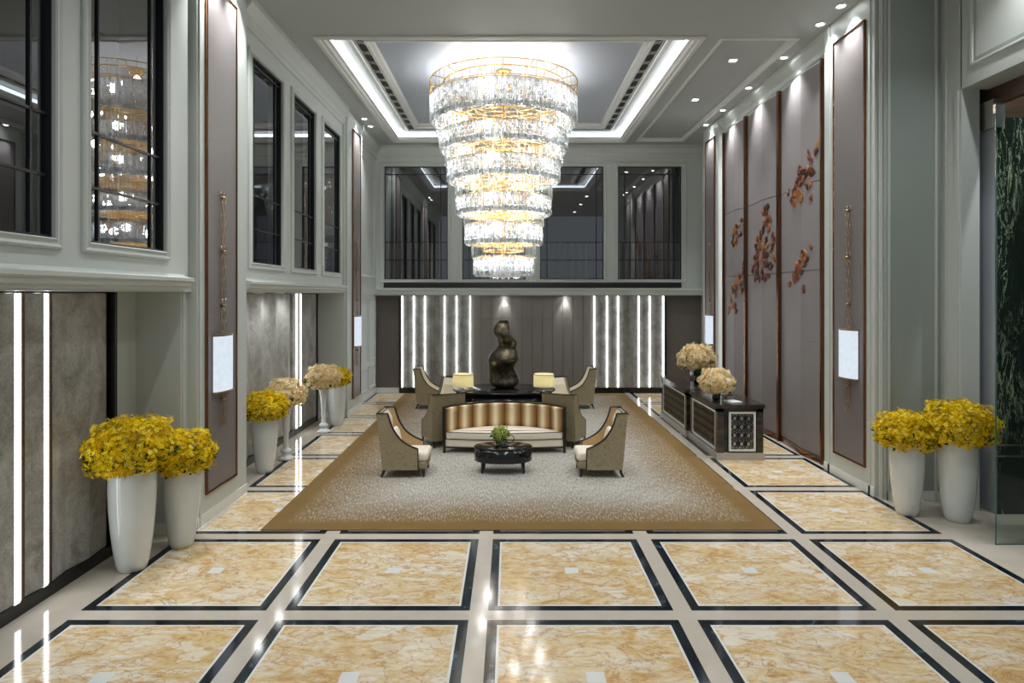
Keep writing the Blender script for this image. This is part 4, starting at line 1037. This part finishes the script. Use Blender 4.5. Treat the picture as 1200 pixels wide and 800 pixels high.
for (r, z1, z0, r2, zf) in TI:
    q = MB(); rows = max(3, round((z1-z0)/.085)); hh = (z1-z0)/rows
    N = int(2*pi*r/.047)
    for i in range(N):
        a = 2*pi*i/N
        for j in range(rows):
            crystal(q, r+rc.uniform(-.008,.008), a, z0+hh*j+.006, z0+hh*(j+1)-.004, .0195, .013, rc.uniform(-.5,.5))
    N2 = int(N*.35)
    for i in range(N2):
        a = 2*pi*(i+.5)/N2
        crystal(q, r-.09, a, z0+.02, z1+.05, .021, .014, rc.uniform(-.6,.6))
    for i in range(int(N*1.1)):     # prisms filling the underside lip between the two rings
        a = 2*pi*i/int(N*1.1); crystal(q, r-.045, a, z0-.03, z0+.08, .02, .03, rc.uniform(-1,1))
    tier = q.build('crystal_tier', M['crystal'], ch, norm=False)
    g_ = MB(); ring(g_, r-.012, z1+.01, .012); ring(g_, r-.1, z1+.02, .010); ring(g_, r-.10, z0, .009); ring(g_, r*.55, z1+.0, .012, 48)
    ns = 16 if r > 1 else 10
    for k in range(ns):
        a = 2*pi*k/ns; g_.tube([(.03*cos(a), .03*sin(a), z1+.0), (r*cos(a), r*sin(a), z1+.01)], .008, 5)
        g_.tube([((r-.35)*cos(a), (r-.35)*sin(a), z1), ((r-.35)*cos(a), (r-.35)*sin(a), z0+.08)], .006, 5)
    g_.lathe([(.03,z0-.02), (.20*r**.5,z0+.0), (.20*r**.5,z0+.02), (.03,z0+.05)], 24)
    for rr_ in (.3, .45, .62, .78): ring(g_, r*rr_, z0+.01, .007, 40)
    for k in range(20): a = 2*pi*k/20; g_.tube([(r*.25*cos(a), r*.25*sin(a), z0), ((r-.1)*cos(a+.15), (r-.1)*sin(a+.15), z0+.01)], .005, 4)
    g_.build('tier_ring', M['gold_in'], tier)
    if r2:
        q = MB(); N = int(2*pi*r2/.075)
        for i in range(N): crystal(q, r2, 2*pi*i/N, zf, z0+.04, .013, .013, rc.uniform(-.5,.5))
        q.build('glass_fringe', M['rod_glass'], tier, norm=False)
        g_ = MB(); ring(g_, r2-.02, z0+.05, .008); ring(g_, r2*.62, (z0+zf)/2, .01, 48)
        for k in range(24): a = 2*pi*k/24; g_.tube([(r2*.62*cos(a), r2*.62*sin(a), (z0+zf)/2), (r2*.62*cos(a+.1), r2*.62*sin(a+.1), z0+.1)], .006, 5)
        g_.build('scroll_ring', M['gold_in'], tier)
    nb = max(6, int(r*11)); bz = z1-.06
    bm0 = MB().lathe([(.006,-.06), (.022,-.03), (.026,0), (.018,.03), (.003,.055)], 8)
    b0 = None
    for k in range(nb):
        a = 2*pi*(k+.5)/nb
        if b0 is None: bb = b0 = bm0.build('bulb', M['bulb'], tier)
        else: bb = b0.copy(); COL.objects.link(bb)
        bb.location = ((r-.17)*cos(a), (r-.17)*sin(a), bz)
    for k in range(6): light('POINT', 'tier_glow', ((r-.19)*cos(pi*k/3+.3), (r-.19)*sin(pi*k/3+.3), (z0+z1)/2+.10), (76*r+22)/6, (1,.98,.96), ch, shadow_soft_size=.09)
q = MB(); q.lathe([(.05,3.60), (.30,3.56), (.31,3.52), (.28,3.49), (.05,3.47)], 32); q.build('bottom_disc', M['crystal'], ch)
for k in range(6): light('POINT', 'uplight', (1.0*cos(pi*k/3), 1.0*sin(pi*k/3), 7.66), 5.5, (1,.96,.89), ch, shadow_soft_size=.06)

# ================================================================== CEILING LIGHTS
def downlight(label, x, y, z=ZC, energy=120, aim=(0,0), square=False, size=70, grp='round downlights', blend=1.0, col=(.95,.98,1)):
    o = thing('ceiling_light', label, 'ceiling light', (x, y, z), 0, grp)
    if square:
        b = MB(); b.frame(-.09, .09, -.09, .09, [(0,0), (0,.015), (.02,.015), (.03,0)], lambda u, v, n: (u, v, -n)); b.build('bezel', M['white'], o)
        b = MB(); b.box(-.06, .06, -.06, .06, -.006, .0); b.build('lens', M['lens'], o)
    else:
        b = MB(); b.lathe([(.10,0), (.10,-.012), (.07,-.016), (.068,0)], 24, cap=False); b.build('bezel', M['white'], o)
        b = MB(); b.lathe([(.055,-.002), (.05,-.010), (.0001,-.012)], 20); b.build('lens', M['lens'], o)
    if energy:
        d = Vector((aim[0], aim[1], -1)).normalized()
        l = light('SPOT', 'beam', (0,0,-.05), energy, col, o, spot_size=radians(size), spot_blend=blend, shadow_soft_size=.06)
        l.rotation_euler = d.to_track_quat('-Z', 'Y').to_euler()
for x, y, lab in ((5.40,10.35,'downlight above the nearer right pillar, closest to the picture top'), (5.40,11.05,'downlight above the far edge of the nearer right pillar'),
                  (5.44,12.6,'downlight above the nearest folded grey panel'), (5.44,14.45,'downlight above the middle folded grey panel'),
                  (5.44,16.2,'downlight above the furthest folded grey panel'), (5.44,17.6,'downlight above the far right pillar')):
    downlight(lab, x, y, energy=260, aim=(.12,0), size=85, grp='round downlights along the right wall')
for y, lab in ((17.0,'nearer of two downlights above the far left pillar'), (17.75,'further of two downlights above the far left pillar')):
    downlight(lab, -3.88, y, energy=260, aim=(-.12,0), size=85, grp='round downlights along the left wall')
for y in (8.75, 9.5): downlight('downlight above the nearer left pillar', -3.88, y, energy=330, aim=(-.12,0), size=85, grp='unseen downlights over the left pillar')
for y, lab in ((12.94,'square ceiling light nearer of two in the shallow side tray'), (15.56,'square ceiling light further of two in the shallow side tray')):
    downlight(lab, 4.55, y, 7.87, 260, (-.1,0), True, 100, 'square lights in the ceiling tray')
# added ceiling lights, out of view, that brighten the lobby foreground
for i, (x, y) in enumerate(((-2.3,4.2), (.7,4.2), (3.7,4.2), (-2.3,7.2), (.7,7.2), (3.7,7.2), (-2.3,9.9), (.7,9.9), (3.7,9.9), (6.1,7.6))):
    downlight('added unseen square downlight brightening the front of the lobby', x, y, ZC, 190, (0,0), True, 120, 'added front lobby fill lights')
for x, lab in ((-.16,'small spot under the ledge above the sculpture'), (1.76,'small spot under the ledge right of the sculpture')):
    downlight(lab, x, 19.98, 3.07, 30, (0,.25), False, 60, 'spots under the back ledge', .4)
for x in (-2.9, -.5, 2.0, 4.4): downlight('added downlight brightening the drapes behind the back windows', x, 20.9, 7.5, 60, (0,.02), False, 60, 'added corridor fill lights', .8)  # lamps added so the drapes show through the back windows
downlight('added downlight brightening the green marble by the entrance', 7.5, 7.6, ZC, 330, (0,.22), True, 90, 'added entrance fill light')  # invented lamp that lifts the dark marble behind the glass door
for x, lab in ((-1.7,'left'), (-.1,'middle'), (1.6,'right')):  # warm spots added behind the recess lip to brighten sofa and chairs
    downlight('added unseen spot in the ceiling recess brightening the %s of the seating' % lab, x, 12.25, 8.1, 800, (0,-.06), False, 44, 'added recess fill spots', 1.0, (1,.93,.81))
# track spots inside the left alcoves
for y in (11.2, 12.2, 13.2): downlight('small spot under the left alcove soffit', -4.42, y, 3.135, 20, (-.1,0), False, 150, 'spots under the left ledge')

# ================================================================== WORLD, CAMERA, RENDER
W = bpy.data.worlds.new('World'); S.world = W; W.use_nodes = True
bg = W.node_tree.nodes['Background']; bg.inputs[0].default_value = (.80,.88,.95,1); bg.inputs[1].default_value = .26
cam = bpy.data.cameras.new('Camera'); cam.sensor_width = 36; cam.lens = 745/1200*36
cam.shift_x = 3/1200; cam.shift_y = -55/1200; cam.clip_end = 200
co = bpy.data.objects.new('Camera', cam); COL.objects.link(co); co.location = (0,0,3.1); co.rotation_euler = (pi/2,0,0)
S.camera = co
vs_ = S.view_settings; S.display_settings.display_device = 'sRGB'
vs_.view_transform = 'Standard'; vs_.look = 'None'; vs_.gamma = 1; vs_.exposure = .3; vs_.use_curve_mapping = False
cy = S.cycles
cy.use_denoising = True; cy.max_bounces = 10; cy.diffuse_bounces = 5; cy.glossy_bounces = 5; cy.transparent_max_bounces = 24; cy.transmission_bounces = 4
cy.sample_clamp_indirect = 6; cy.caustics_reflective = False; cy.caustics_refractive = False
